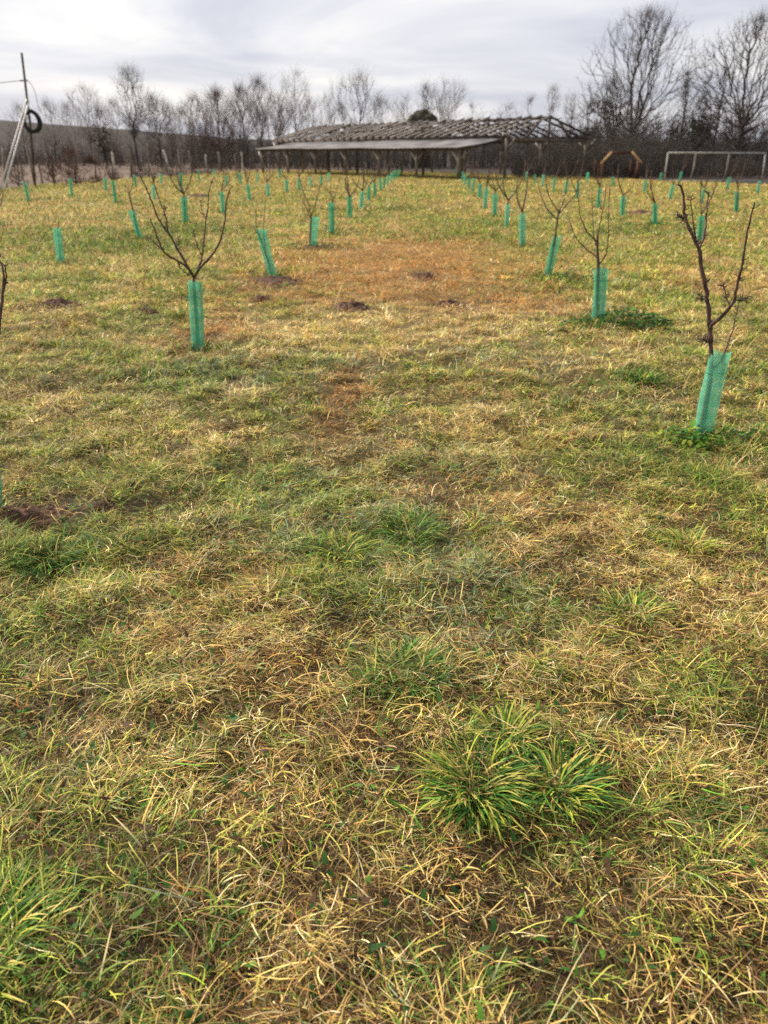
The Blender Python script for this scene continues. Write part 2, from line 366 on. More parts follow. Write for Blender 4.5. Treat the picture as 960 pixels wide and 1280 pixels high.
hillm = noisy('wooded_slope', (.014,.010,.008), (.036,.026,.021), .16, .97, (2.2,.5,1), detail=8, bump=0)
hl_ = link('hills', mesh_np('hills', np.array(Vh), quads=np.stack([jj, jj+nr, jj+nr+1, jj+1], 1), smooth=True), hillm); tag(hl_, kind='structure')

# ================================================================== GRASS
def blades(px_, py_, L_, W_, th0, th1, yaw, twist, nseg, colr, tipc, z0, kink=.07):
    """bent tapered blades; th0/th1 lean from vertical at root and tip; returns V, quads, tris, col"""
    n = len(px_); rows = nseg
    curl = RNG.normal(0, 1, n)*(.35+kink*4)
    P = np.stack([px_, py_, z0], 1); d = np.stack([np.cos(yaw), np.sin(yaw)], 1)
    sdir = np.stack([-np.sin(yaw+twist), np.cos(yaw+twist), np.zeros(n)], 1)
    V = np.zeros((n, rows*2+1, 3), np.float32); C = np.zeros((n, rows*2+1, 3), np.float32)
    for i in range(rows+1):
        t_ = i/rows
        wv = (W_*(1-.25*t_-.3*t_*t_)*.5)[:,None]
        if i < rows:
            V[:,2*i] = P - sdir*wv; V[:,2*i+1] = P + sdir*wv
            c_ = colr*(1-t_**1.5)[...,None] + tipc*(t_**1.5) if False else colr*(1-t_**1.5)+tipc*t_**1.5
            C[:,2*i] = c_; C[:,2*i+1] = c_
        else: V[:,2*rows] = P; C[:,2*rows] = tipc
        th = th0 + (th1-th0)*((i+.5)/rows) + RNG.normal(0, .8, n)*kink; yw = yaw + curl*i/rows; d = np.stack([np.cos(yw), np.sin(yw)], 1)
        st = (L_/rows)
        P = P + np.stack([d[:,0]*np.sin(th)*st, d[:,1]*np.sin(th)*st, np.cos(th)*st], 1)
        P[:,2] = np.maximum(P[:,2], z0-.005+.004*(i+1))
    m_ = rows*2+1; base = np.arange(n)[:,None]*m_
    Q = np.concatenate([base + np.array([[2*i, 2*i+1, 2*i+3, 2*i+2]]) for i in range(rows-1)]) if rows > 1 else None
    T = base + np.array([[2*(rows-1), 2*(rows-1)+1, 2*rows]])
    return V.reshape(-1,3), Q, T, C.reshape(-1,3)
def join(parts):
    V = []; Q = []; T = []; C = []; o = 0
    for v, q, t_, c_ in parts:
        V.append(v); C.append(c_)
        if q is not None: Q.append(q+o)
        T.append(t_+o); o += len(v)
    return np.concatenate(V), np.concatenate(Q) if Q else None, np.concatenate(T), np.concatenate(C)
def pick(W_):
    cs = np.cumsum(W_, 1); r_ = RNG.random(len(W_))*cs[:,-1]
    return (cs < r_[:,None]).sum(1)
def scatter(y0, y1, dens_fn, maxd):
    """random ground points in a strip as wide as the view plus a margin"""
    hw = lambda y: .62*(y*cos(PITCH)+CAM_H*sin(PITCH))+.5+.03*y
    area = (y1-y0)*2*hw(y1); n = int(area*maxd)
    x = (RNG.random(n)*2-1)*hw(y1); y = y0+(y1-y0)*RNG.random(n)
    k = (np.abs(x) < hw(y)) & (RNG.random(n) < dens_fn(x, y)/maxd)
    return x[k], y[k]
PARTS = []
def D0(y): return 22500/np.maximum(1, (np.maximum(y, .1)/2.9))**1.85
strips = [.25, 1.2, 2, 3, 4.2, 6, 8.5, 12, 17, 24, 34, 48, 66, 92]
for s0, s1 in zip(strips[:-1], strips[1:]):
    dm = D0(s0); K = 8 if s0 < 12 else 4
    x, y = scatter(s0, s1, lambda x, y: D0(y)/K, dm/K)
    ok = y < edge_y(x, y) + .8
    x, y = x[ok], y[ok]
    W_, z_, g_ = weights(x, y)
    clump = sstep(.36, .62, fbm(x, y, 5.5, 15, 3))
    keep = RNG.random(len(x)) > np.clip(z_*.72, 0, .86) + .38*(1-clump)*(y < 9)
    x, y, W_, z_, g_, clump = x[keep], y[keep], W_[keep], z_[keep], g_[keep], clump[keep]
    nt_ = len(x); kt = pick(W_**1.5); ht = np.exp(RNG.normal(0, .30, nt_)); jt = np.exp(RNG.normal(-.04, .30, (nt_,1)))
    rep = np.repeat(np.arange(nt_), K); n = len(rep)
    k2 = pick(W_[rep]); k = np.where(RNG.random(n) < .68, kt[rep], k2)
    rad = (.006+.016*RNG.random(n)**.7)*np.maximum(1, y[rep]/3)**.9*(1.6 if s0 >= 12 else 1); ao = RNG.random(n)*2*pi
    x, y, z_, g_, clump = x[rep]+rad*np.cos(ao), y[rep]+rad*np.sin(ao), z_[rep], g_[rep], clump[rep]
    green = np.isin(k, (4,5,6,7,9))
    jit = jt[rep]*np.exp(RNG.normal(0, .17, (n,1)))*np.exp(RNG.normal(0, .05, (n,3)))
    c_ = PAL[k]*jit
    dead = PAL[np.where(RNG.random(n) < .5, 0, 2)]
    tipf = np.where(green, RNG.random(n)**2*.9, RNG.random(n)*.3)[:,None]
    tip = c_*(1-tipf) + dead*tipf
    wsc = np.maximum(1, y/3.3)**.93
    fo_ = np.clip(field(x, y, ORANGE), 0, 1)
    L_ = (1-.35*fo_)*(.021+.038*RNG.random(n)+.012*sstep(5, 10, y))*ht[rep]*(.7+.6*clump)*(1+.55*g_)*np.clip(.95+y/16, 1, 1.7)
    Wd = (.0019+.0023*RNG.random(n)**1.5)*np.where(green, 1.15, .82)*wsc
    sw = fbm(x, y, 1.6, 25, 2)*4*pi
    yaw = np.where(RNG.random(n) < .35, sw + RNG.normal(0, 1.0, n), ao + RNG.normal(0, .9, n))
    flat = RNG.random(n) < np.where(green, .25, .5)
    th0 = np.where(flat, 1.0+.4*RNG.random(n), .15+.85*RNG.random(n))
    th1 = np.where(flat, 1.4+.5*RNG.random(n), .9+1.6*RNG.random(n))
    far = np.clip((y-14)/30, 0, 1); th1 = th1*(1-.25*far)
    z0 = hgt(x, y) + np.where(flat, .008+.030*RNG.random(n)*clump, -.004)
    ns = 4 if s0 < 2.9 else (3 if s0 < 8 else 2)
    PARTS.append(blades(x, y, L_, Wd, th0, th1, yaw, RNG.normal(0, .5, n), ns, c_, tip, z0, np.where(green, .05, .09)))
# flat thatch of dead stems under the living blades
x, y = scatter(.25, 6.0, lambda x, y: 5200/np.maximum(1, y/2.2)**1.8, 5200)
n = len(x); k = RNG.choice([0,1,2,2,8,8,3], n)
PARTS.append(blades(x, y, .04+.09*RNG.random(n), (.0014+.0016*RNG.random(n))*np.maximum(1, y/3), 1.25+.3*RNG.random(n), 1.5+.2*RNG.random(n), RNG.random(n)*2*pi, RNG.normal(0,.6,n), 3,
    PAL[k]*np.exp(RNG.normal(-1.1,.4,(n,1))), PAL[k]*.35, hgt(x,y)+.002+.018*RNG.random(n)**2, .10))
# long lodged green and straw leaves lying over the sward
x, y = scatter(.3, 7.0, lambda x, y: 520/np.maximum(1, y/2.2)**1.7, 520)
n = len(x); W_, z_, g_ = weights(x, y); k = pick(W_*np.array([1.2,1.4,.8,.5,1,1,.7,1.2,.2,1.0]))
PARTS.append(blades(x, y, .06+.08*RNG.random(n), (.0026+.0028*RNG.random(n))*np.maximum(1, y/3.6), .5+.5*RNG.random(n), 1.6+.6*RNG.random(n), fbm(x,y,1.6,25,2)*4*pi+RNG.normal(0,.7,n), RNG.normal(0,.6,n), 5,
    PAL[k]*np.exp(RNG.normal(0,.16,(n,1))), PAL[k]*.5+PAL[0]*.5, hgt(x,y)+.004))
ROWS = {
 'row edging the lane on the left': [(-12,646,-15,562),(248,440,244,352),(342,347,326,286),(391,311,395,271),(415,293,414,253),(437,274,437,246),(451,262),(461,253),(469,247),(476,240),(480,236),(484,232),(489,229),(493,226),(497,222.5),(502,219.5)],
 'row edging the lane on the right': [(877,547,901,441),(747,405,752,336),(684,345,697,296),(653,308,653,267),(633,284,635,255),(618,271,619,243),(606,261,608,235),(599,249),(590,241),(586,236.5),(581,231.5),(578,228),(574,223.5),(571,220.5)],
 'second row left of the lane': [(76,328,71,285),(176,300,164,263),(232,281,230,246),(279,266,277,240),(312,252),(336,247),(359,242),(374,239),(389,235),(402,232),(410,228)],
 'third row left of the lane': [(-2,284,-4,268),(145,256,141,226),(193,250,191,232),(227,243,226,216),(283,235),(301,231),(322,229),(350,223)],
 'outermost left rows': [(36,252,30,228),(90,247,88,223),(133,239,131,223),(170,234),(202,232),(249,224),(268,222)],
 'second row right of the lane': [(875,302,877,270),(819,283,819,255),(778,272,779,245),(747,260,750,235),(721,250,723,228),(706,243),(692,239),(678,234),(668,230.5),(658,226)],
 'third row right of the lane': [(920,267,922,240),(876,256),(837,250),(805,243),(765,233),(734,227.5)],
 'outermost right row': [(947,242),(908,238),(849,228),(825,227)],
}
# longer grass the mower leaves round each guard
gx = []; gy_ = []
for lst in ROWS.values():
    for q in lst:
        c = G(q[0], q[1]-1)
        if c[1] > 45: continue
        m_ = 170 if c[1] < 12 else 60; a = RNG.random(m_)*2*pi; rr_ = .05+.28*RNG.random(m_)**1.3
        gx.append(c[0]+rr_*np.cos(a)); gy_.append(c[1]+rr_*np.sin(a)*.8)
x = np.concatenate(gx); y = np.concatenate(gy_); n = len(x); k = RNG.choice([5,6,6,4,0,2,8], n)
PARTS.append(blades(x, y, (.06+.10*RNG.random(n)), (.003+.003*RNG.random(n))*np.maximum(1, y/4), .1+.8*RNG.random(n), .8+1.0*RNG.random(n), RNG.random(n)*2*pi, RNG.normal(0,.4,n), 3, PAL[k]*np.exp(RNG.normal(0,.25,(n,1))), PAL[k], hgt(x,y)-.004))
# small leaves of clover and plantain, dead leaf scraps
x, y = scatter(.3, 6.0, lambda x, y: 420/np.maximum(1, y/2.2)**1.7, 420)
n = len(x); k = RNG.choice([6,6,5,8,8,8], n)
PARTS.append(blades(x, y, .016+.022*RNG.random(n), (.008+.008*RNG.random(n))*np.maximum(1, y/4), .4+.9*RNG.random(n), 1.2+.7*RNG.random(n), RNG.random(n)*2*pi, RNG.normal(0,.3,n), 3, PAL[k]*np.exp(RNG.normal(-.2,.25,(n,1))), PAL[k]*.9, hgt(x,y)+.01+.025*RNG.random(n), .02))
# dry standing stalks
x, y = scatter(.5, 12.0, lambda x, y: 26/np.maximum(1, y/2.5)**1.4*(.4+1.4*sstep(.5,.7,fbm(x,y,1.0,66,2))), 50)
n = len(x); k = RNG.choice([0,0,1,2,3], n)
PARTS.append(blades(x, y, .14+.20*RNG.random(n), (.0022+.0012*RNG.random(n))*np.maximum(1, y/4), .05+.5*RNG.random(n), .3+.9*RNG.random(n), RNG.random(n)*2*pi, RNG.normal(0,.4,n), 4,
    PAL[k]*.9, PAL[k], hgt(x,y)))
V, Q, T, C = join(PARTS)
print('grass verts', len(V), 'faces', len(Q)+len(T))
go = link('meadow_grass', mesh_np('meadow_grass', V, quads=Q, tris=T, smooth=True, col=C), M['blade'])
tag(go, 'patchy winter grass, yellow green and straw coloured, covering the whole meadow', 'grass', kind='stuff')

# ---- distinct tussocks
def tussock(px, py, rad, n, h, lean_dir, label, yellow=.3, cols=(5,6,4)):
    c = G(px, py); z = float(hgt(*c))
    a = RNG.random(n)*2*pi; r_ = rad*.35*np.sqrt(RNG.random(n))
    x = np.cos(a)*r_; y = np.sin(a)*r_
    yaw = a + RNG.normal(0, .5, n)
    vx = np.cos(yaw)+lean_dir[0]; vy = np.sin(yaw)+lean_dir[1]; yaw = np.arctan2(vy, vx)
    Ln = h*(.6+.6*RNG.random(n)); k = RNG.choice(cols, n)
    c0 = PAL[k]*np.exp(RNG.normal(-.1,.28,(n,1))); yl = (RNG.random(n) < yellow)[:,None]
    tip = np.where(yl, PAL[9]*.4+PAL[0]*.4, c0*1.1); c0 = np.where(yl & (RNG.random((n,1)) < .35), PAL[0], c0)
    v, q, t_, cl = blades(x, y, Ln, .0045+.0035*RNG.random(n), .15+.75*RNG.random(n), 1.15+.9*RNG.random(n), yaw, RNG.normal(0,.35,n), 6, c0, tip, np.zeros(n), .015)
    o = link('grass_tussock', mesh_np('grass_tussock', v, quads=q, tris=t_, smooth=True, col=cl), M['blade'], loc=(c[0], c[1], z-.005))
    return tag(o, label, 'grass tussock', 'green tussocks standing out in the grass')
tussock(594, 990, .20, 420, .155, (-.05,-.5), 'largest green tussock, spraying arching blades in the bottom centre foreground', .22, (5,6,6,4))
tussock(700, 990, .16, 280, .135, (.35,-.45), 'green tussock touching the right side of the largest one', .25, (5,6,6,4))
tussock(632, 925, .12, 170, .13, (0,.2), 'small upright tussock just behind the largest foreground tussock', .4)
tussock(505, 852, .22, 260, .13, (.5,-.4), 'dark green tussock leaning right in the middle of the picture', .15, (6,6,5))
tussock(425, 690, .20, 260, .15, (-.2,-.1), 'left one of two bright green tussocks in the trampled middle', .2)
tussock(512, 668, .22, 280, .15, (.2,-.1), 'right one of two green tussocks in the trampled middle', .12, (6,5,6))
tussock(-32, 1195, .22, 330, .18, (.4,.1), 'lime green tussock cut off by the bottom left edge', .3, (4,5,5,6))
tussock(70, 700, .30, 420, .14, (.2,-.2), 'low dark green tussock left, below the bare brown soil', .1, (6,5,6))
tussock(860, 690, .16, 140, .13, (0,0), 'small green tussock low on the right side among straw', .3)
tussock(790, 770, .20, 170, .12, (0,0), 'loose green tussock right of the middle', .35)
tussock(800, 480, .34, 380, .13, (0,0), 'dark green tussock left of the nearest right guard', .08, (6,6,5))
tussock(745, 410, .22, 160, .12, (0,0), 'green tussock at the foot of the second right guard', .2, (5,6))

# ---- broad leaved weeds round the guards
def weed_patch(px, py, rx, ry, n, size, label, dark=.5):
    c = G(px, py); z = float(hgt(*c)); V = []; T = []; C = []
    for i in range(n):
        a = random.random()*2*pi; r_ = math.sqrt(random.random()); x = cos(a)*r_*rx; y = sin(a)*r_*ry; h = random.uniform(.03, .13)*(1.25-r_)
        d = random.random()*2*pi; tl = random.uniform(-.1, .8); s_ = size*random.uniform(.6, 1.2); wd = s_*random.uniform(.45, .7)
        f = np.array([cos(d)*cos(tl), sin(d)*cos(tl), sin(tl)]); sd_ = np.array([-sin(d), cos(d), random.uniform(-.3,.3)]); p = np.array([x, y, h]); b_ = len(V)
        up = np.array([0,0,1.])
        V += [p, p+f*s_*.3+sd_*wd*.42, p+f*s_*.3-sd_*wd*.42, p+f*s_*.45-up*s_*.08, p+f*s_*.75+sd_*wd*.36-up*s_*.12, p+f*s_*.75-sd_*wd*.36-up*s_*.12, p+f*s_-up*s_*.25]
        T += [(b_,b_+3,b_+1),(b_,b_+2,b_+3),(b_+1,b_+3,b_+4),(b_+2,b_+5,b_+3),(b_+3,b_+6,b_+4),(b_+3,b_+5,b_+6)]
        k = PAL[6]*1.0 if random.random() < dark else (PAL[5] if random.random() < .75 else PAL[4])
        C += [k*random.uniform(.6, 1.3)]*7
    o = link('weed_patch', mesh_np('weed_patch', np.array(V), tris=np.array(T), col=np.array(C)), M['leaf'], loc=(c[0], c[1], z))
    return tag(o, label, 'weeds', 'leafy weeds round the tree guards', 'stuff')
weed_patch(862, 556, .30, .22, 420, .058, 'leafy green weeds at the foot of the nearest right guard', .25)
weed_patch(925, 552, .30, .18, 230, .045, 'dark leafy weeds just right of the nearest right guard', .6)
weed_patch(785, 405, .42, .38, 480, .065, 'dark leafy weed clump right of the second right guard', .85)
weed_patch(722, 412, .24, .30, 220, .05, 'leafy weeds left of the second right guard', .6)
weed_patch(712, 349, .5, .35, 150, .06, 'dark weeds beside the leaning third right guard', .85)
weed_patch(398, 312, .8, .6, 200, .07, 'dark weeds in the soil under the third left guard', .9)
weed_patch(430, 291, .8, .6, 120, .08, 'dark weeds behind the fourth left guard', .9)
weed_patch(235, 281, .9, .8, 160, .09, 'green weeds round a guard in the second row left', .6)
weed_patch(820, 285, 1.2, .7, 160, .1, 'dark weeds round a guard in the second row right', .85)
weed_patch(78, 327, .9, .5, 160, .07, 'green weeds round the nearest guard of the second row left', .6)

# ---- molehills and bare soil
def mound(px, py, rx, ry, h, label, name='molehill', cat='molehill'):
    c = G(px, py); z = float(hgt(*c)); n = 44; g_ = np.linspace(-1.25, 1.25, n)
    X, Y = np.meshgrid(g_, g_); X = X.ravel(); Y = Y.ravel(); r_ = np.sqrt(X*X+Y*Y)
    nz = fbm(X+px, Y+py, 2.2, 5, 3); rr_ = r_*(1+.5*(nz-.5)); q = np.clip(1-rr_**1.6, 0, 1)
    Z = .8*h*q*(.45+1.1*fbm(X+px, Y, 5, 8, 3)) - .03*(q <= 0) + .04*(fbm(X, Y+px, 9, 9, 2)-.4)*sstep(0, .3, q)
    i_ = (np.arange(n-1)[:,None]*n + np.arange(n-1)[None]).ravel()
    V = np.stack([X*rx, Y*ry, Z + hgt(c[0]+X*rx, c[1]+Y*ry)-z], 1)
    o = link(name, mesh_np(name, V, quads=np.stack([i_, i_+1, i_+n+1, i_+n], 1), smooth=False), M['soil'], loc=(c[0], c[1], z))
    return tag(o, label, cat, 'heaps of bare soil in the grass')
mound(75, 386, .20, .22, .08, 'dark molehill alone in the grass near the left edge')
mound(181, 393, .15, .18, .05, 'small flat molehill left of the nearest left guard')
mound(440, 382, .20, .24, .07, 'dark molehill at the left front of the rusty grass band')
mound(563, 377, .17, .22, .07, 'dark molehill at the front of the rusty grass band, right of centre')
mound(531, 346, .17, .2, .06, 'small molehill in the middle of the rusty grass band')
mound(325, 373, .12, .2, .05, 'small molehill just in front of the left leaning guard')
mound(344, 350, .40, .35, .05, 'bare soil heap at the foot of the left leaning guard', 'soil_heap', 'soil heap')
mound(394, 311, .38, .4, .05, 'bare soil heap at the foot of the third left guard', 'soil_heap', 'soil heap')
mound(242, 437, .13, .13, .05, 'small soil heap at the foot of the nearest left guard', 'soil_heap', 'soil heap')
mound(38, 645, .22, .13, .05, 'broad patch of churned dark soil at the left edge', 'soil_heap', 'soil heap')
mound(168, 617, .035, .04, .03, 'dark clod of earth beside the churned soil on the left', 'earth_clod', 'earth clod')
mound(136, 643, .06, .04, .03, 'flat crumbly clod between the churned soil and the round clod', 'earth_clod', 'earth clod')
mound(245, 247, .7, .8, .10, 'distant molehill in the second gap of the left rows')
mound(801, 268, .5, .5, .09, 'distant molehill among the guards right of the lane')

# ================================================================== TREE GUARDS AND YOUNG TREES
def sleeve_mesh(h, wd, dp, lean, sides=14, rows=9, seed=0):
    rs = np.random.default_rng(seed); V = []; U = []; Q = []
    per = wd*2.1; ph = rs.random()*6
    for i in range(rows+1):
        t_ = i/rows
        for j in range(sides+1):
            a = 2*pi*j/sides
            f = 1+.05*sin(3*a+ph+t_*5)+.04*sin(9*t_+ph)
            x = cos(a)*wd/2*f*(.92+.12*t_); y = sin(a)*dp/2*f
            V.append((x+lean[0]*t_, y+lean[1]*t_, h*t_ + .012*sin(2*a+ph)*(t_ > .95))); U.append((j/sides*per, h*t_))
    for i in range(rows):
        for j in range(sides): a = i*(sides+1)+j; Q.append((a, a+1, a+sides+2, a+sides+1))
    return mesh_np('sleeve', np.array(V), quads=np.array(Q), smooth=True, uv=np.array(U))
ORD = ['nearest','second','third','fourth','fifth','sixth','seventh','eighth','ninth','tenth','eleventh','twelfth','thirteenth','fourteenth','fifteenth','sixteenth']
GUARDS = []
for row, lst in ROWS.items():
    for i, q in enumerate(lst):
        c = G(q[0], q[1]); z = float(hgt(*c))-.02; c3 = np.array([c[0], c[1], z])
        if len(q) > 2:
            tp = at_dist(q[2], q[3], c[1]); lean = (tp[0]-c[0], 0); h = tp[2]-z
        else: lean = (random.gauss(0,.03), random.gauss(0,.03)); h = random.uniform(.50, .58)
        wd = {'nearest':.13}.get(ORD[i], random.uniform(.12, .15)); dp = wd*random.uniform(.45, .8)
        if row.startswith('row edging') and i in (1,2): wd, dp = .135, .06
        off = (.02 if 'on the right' in row and i == 0 else .025)
        near = i < 3 and row.startswith('row edging')
        me = sleeve_mesh(h, wd, dp, lean, seed=len(GUARDS))
        root = empty('tree_guard', c3, ('%s green netting guard in the %s' % (ORD[i], row)).replace('nearest green', 'nearest green'), 'tree guard', 'green netting guards round the young trees')
        if len(q) > 2 and abs(lean[0]) > .08: root['label'] = '%s green netting guard in the %s, leaning %s' % (ORD[i], row, 'right' if lean[0] > 0 else 'left')
        so_ = link('netting_sleeve', me, M['net'], root)
        so_.rotation_euler.z = random.uniform(-.15, .15) if abs(lean[0]) > .1 else random.uniform(-.5, .5)
        for hz in (.22, .8):
            cxy = np.array([lean[0]*hz, lean[1]*hz, h*hz])
            to = link('tie', chain_mesh('tie', [[(cxy + np.array([cos(a)*(wd/2*(.92+.12*hz)*1.03), sin(a)*dp/2*1.06, .004*sin(a*2)]), .0018) for a in np.linspace(0, 2*pi, 15)]], 4), M['net_tie'], root); to.rotation_euler.z = so_.rotation_euler.z
        GUARDS.append((row, i, c3, lean, h, wd))
def GD(row, i):
    for g_ in GUARDS:
        if g_[0].startswith(row) and g_[1] == i: return g_

def spurs(chains, ch, rad, count, ln):
    P = np.array([c_[0] for c_ in ch]); n = len(P)
    for _ in range(count):
        j = random.randint(1, n-2); t_ = random.random(); p = P[j]*(1-t_)+P[j+1]*t_
        d = P[j+1]-P[j]; d /= np.linalg.norm(d)+1e-9; r_ = np.random.default_rng(random.randint(0,1<<30)).normal(size=3); r_ -= d*np.dot(r_, d); r_ /= np.linalg.norm(r_)
        v = r_*.8 + d*.5; l_ = ln*random.uniform(.5, 1.4)
        chains.append([(p, .0026), (p+v*l_*.6, .0022), (p+v*l_, .0028)])
def traced_tree(row, i, trunk, limbs, label, r0=.017, spur=10, sl=.03):
    g_ = GD(row, i); c3 = g_[2]; Y = c3[1]
    root = empty('young_fruit_tree', c3, label, 'tree', 'young pruned fruit trees in the guards')
    def conv(pts, d0, d1):
        o = []
        for j, (a, b_) in enumerate(pts):
            f = j/max(1, len(pts)-1); o.append(at_dist(a, b_, Y + d0+(d1-d0)*f) - c3)
        return o
    tr = spline(conv(trunk, 0, 0)); tr[0][2] = -.05; n = len(tr)
    ch = [(p, r0*(1.1-.45*j/n)*random.uniform(.93,1.07)) for j, p in enumerate(tr)]
    link('trunk', chain_mesh('trunk', [ch], 9), M['bark'], root)
    chains = []; sp_ = []
    for lb in limbs:
        pts, rr_ = lb[0], lb[1]; dd = lb[2] if len(lb) > 2 else random.uniform(-.22, .22); d0 = lb[3] if len(lb) > 3 else 0
        P = spline(conv(pts, d0, dd)); n = len(P)
        P[1:-1] += RNG.normal(0, .0022, (n-2, 3))
        c_ = [(p, max(.0026, 1.15*rr_*(1-.68*j/n))*(1+.12*sin(j*2.1))) for j, p in enumerate(P)]
        chains.append(c_); spurs(sp_, c_, rr_, spur, sl)
    link('crown', chain_mesh('crown', chains+sp_, 6), M['twig'], root)
    return root
traced_tree('row edging the lane on the left', 1, [(248,441),(246,400),(243,365),(242,346)], [
 ([(242,347),(235,335),(220,325),(206,316),(198,300),(190,280),(187,272)], .010, -.15),
 ([(206,316),(194,304),(184,296)], .004, -.1, -.08),
 ([(242,346),(236,336),(228,322),(215,298),(205,284),(197,272),(190,253),(183,236),(174,218)], .011, .18),
 ([(211,292),(206,268),(199,250),(190,222),(183,194)], .006, .25, .1),
 ([(200,277),(205,268),(207,258)], .004, .1, .1), ([(228,322),(224,306),(222,294)], .003, .1, .06),
 ([(243,346),(250,330),(253,320),(255,300),(259,265),(262,235),(268,222)], .009, .2),
 ([(252,318),(246,305),(241,288)], .004, 0, .05), ([(257,275),(252,262),(251,250)], .003, .2, .15),
 ([(243,347),(250,335),(262,322),(270,311),(277,295),(281,275),(284,245),(291,232)], .010, -.22),
 ([(236,345),(226,335),(224,330)], .004, .0),
], 'vase shaped bare young tree in the nearest left guard, with spreading thorny branches', .016, 13, .03)
traced_tree('row edging the lane on the right', 0, [(876,548),(881,515),(886,485),(889,450),(888,425)], [
 ([(888,428),(887,405),(885,380),(880,350),(874,315),(866,295),(857,275),(855,255),(852,235),(847,230)], .013, .08),
 ([(858,278),(852,273),(846,269)], .005, .1, .06), ([(873,314),(880,295),(883,270),(886,240)], .007, .2, .04), ([(874,314),(867,285),(864,245)], .005, -.1, .04),
 ([(888,410),(892,404),(905,393),(917,378),(921,360),(926,335),(931,305),(938,275),(943,252)], .010, -.12),
 ([(886,466),(893,459),(903,448),(912,425),(918,405),(924,380)], .007, .12),
 ([(913,383),(908,372),(904,356)], .004, .05, -.02), ([(920,376),(928,373),(934,372)], .003, -.05, -.04), ([(888,430),(880,426),(876,423)], .003, 0),
 ([(884,378),(877,372),(874,370)], .003, 0)],
 'bare young tree in the nearest right guard, with a few long thorny branches', .017, 24, .032)
traced_tree('row edging the lane on the right', 1, [(748,406),(747,370),(748,335),(747,315),(747,292)], [
 ([(746,322),(742,318),(735,313),(722,300),(714,283),(710,270)], .007, .2), ([(746,302),(740,296),(733,288),(725,270),(723,250),(722,235)], .007, -.1),
 ([(745,306),(742,295),(741,270),(740,242)], .006, .15), ([(749,330),(756,321),(760,305),(761,280),(762,235)], .007, -.15), ([(747,296),(751,275),(756,250),(758,228)], .006, .1), ([(752,262),(748,246),(750,232)], .004, .15, .1)],
 'upright bare tree with candelabra shoots in the second right guard', .017, 6, .02)
traced_tree('row edging the lane on the right', 2, [(685,346),(690,318),(695,290),(698,264)], [
 ([(697,275),(689,267),(681,256),(675,240),(672,224)], .009, .2), ([(698,264),(690,252),(684,238),(682,222)], .008, -.2), ([(698,266),(705,250),(708,232),(709,215)], .008, .1),
 ([(698,268),(707,257),(718,245),(722,232),(722,200)], .009, -.1), ([(720,240),(712,222),(705,206),(707,194)], .005, .1, -.06)],
 'bare tree with four curved branches in the third right guard', .017, 5, .02)
traced_tree('row edging the lane on the left', 2, [(341,350),(336,330),(328,305),(321,287)], [([(321,288),(320,270),(320,258)], .006, .05), ([(338,340),(333,318),(330,300),(330,280),(331,256)], .006, -.08), ([(321,292),(317,284),(316,282)], .004)],
 'stunted young tree with two thin shoots in the left leaning guard', .015, 4, .02)
traced_tree('row edging the lane on the left', 3, [(388,314),(388,290),(389,268)], [([(389,270),(385,254),(378,236),(374,218),(373,200)], .010, .15), ([(389,270),(394,256),(398,240),(401,228)], .009, -.2), ([(388,272),(380,254),(373,245),(366,236)], .007, .2)],
 'bare tree forking in three above the third left guard', .017, 4, .03)
traced_tree('row edging the lane on the left', 4, [(416,294),(416,272),(415,252)], [([(415,253),(413,236),(414,216)], .011, .1), ([(415,254),(421,236),(428,212)], .009, -.2), ([(412,242),(405,233),(397,228)], .006, .1, .1)],
 'bare tree with twin shoots above the fourth left guard', .018, 3, .03)
traced_tree('second row left', 1, [(175,301),(170,282),(166,262),(161,242)], [([(161,243),(160,236),(154,231)], .008), ([(161,244),(166,231),(166,220)], .010), ([(166,262),(176,266),(186,275)], .005)],
 'sparse young tree in the left leaning guard of the second left row', .018, 3, .03)
traced_tree('second row left', 0, [(76,328),(74,305),(72,285)], [([(72,286),(73,278),(73,270)], .007, .05)], 'single short whip in the nearest leaning guard of the second left row', .012, 2, .03)
# the tree at the left edge: only one limb reaches into the picture
traced_tree('row edging the lane on the left', 0, [(-4,648),(-6,590),(-12,540),(-16,500)], [([(-16,500),(-6,440),(0,395),(4,360),(3,335),(-2,322)], .008, .15), ([(-16,500),(-40,430),(-60,330),(-70,230)], .011, -.2), ([(-16,505),(-25,400),(-22,280),(-30,190)], .011, .2), ([(2,372),(8,350),(6,332)], .004, .1, .12)],
 'young tree cut off by the left edge, one thin limb showing', .017, 8, .02)
def shoot_tree(g_, label):
    c3 = g_[2]; h = g_[4]; lean = g_[3]
    root = empty('young_fruit_tree', c3, label, 'tree', 'young pruned fruit trees in the guards')
    fk = h*random.uniform(1.0, 1.2); tp = np.array([lean[0]*1.1, lean[1], fk])
    link('trunk', chain_mesh('trunk', [[(np.array([0,0,-.05]), .020), (tp*.5, .019), (tp, .017)]], 6), M['bark'], root)
    ch = []
    for k in range(random.choice([2,3,3,4])):
        a = random.random()*2*pi; sp_ = random.uniform(.10, .32); H = random.uniform(.35, .85)
        P = spline([tp, tp+np.array([cos(a)*sp_*.6, sin(a)*sp_*.6, H*.3]), tp+np.array([cos(a)*sp_, sin(a)*sp_, H*.65]), tp+np.array([cos(a)*sp_*1.05, sin(a)*sp_, H])], 3)
        c_ = [(p, .017*(1-.6*j/len(P))) for j, p in enumerate(P)]; ch.append(c_); spurs(ch, c_, .01, 5, .07)
    link('crown', chain_mesh('crown', ch, 4), M['twig'], root)
done = {('row edging the lane on the left', i) for i in range(5)} | {('row edging the lane on the right', i) for i in range(3)} | {('second row left of the lane', 1), ('second row left of the lane', 0)}
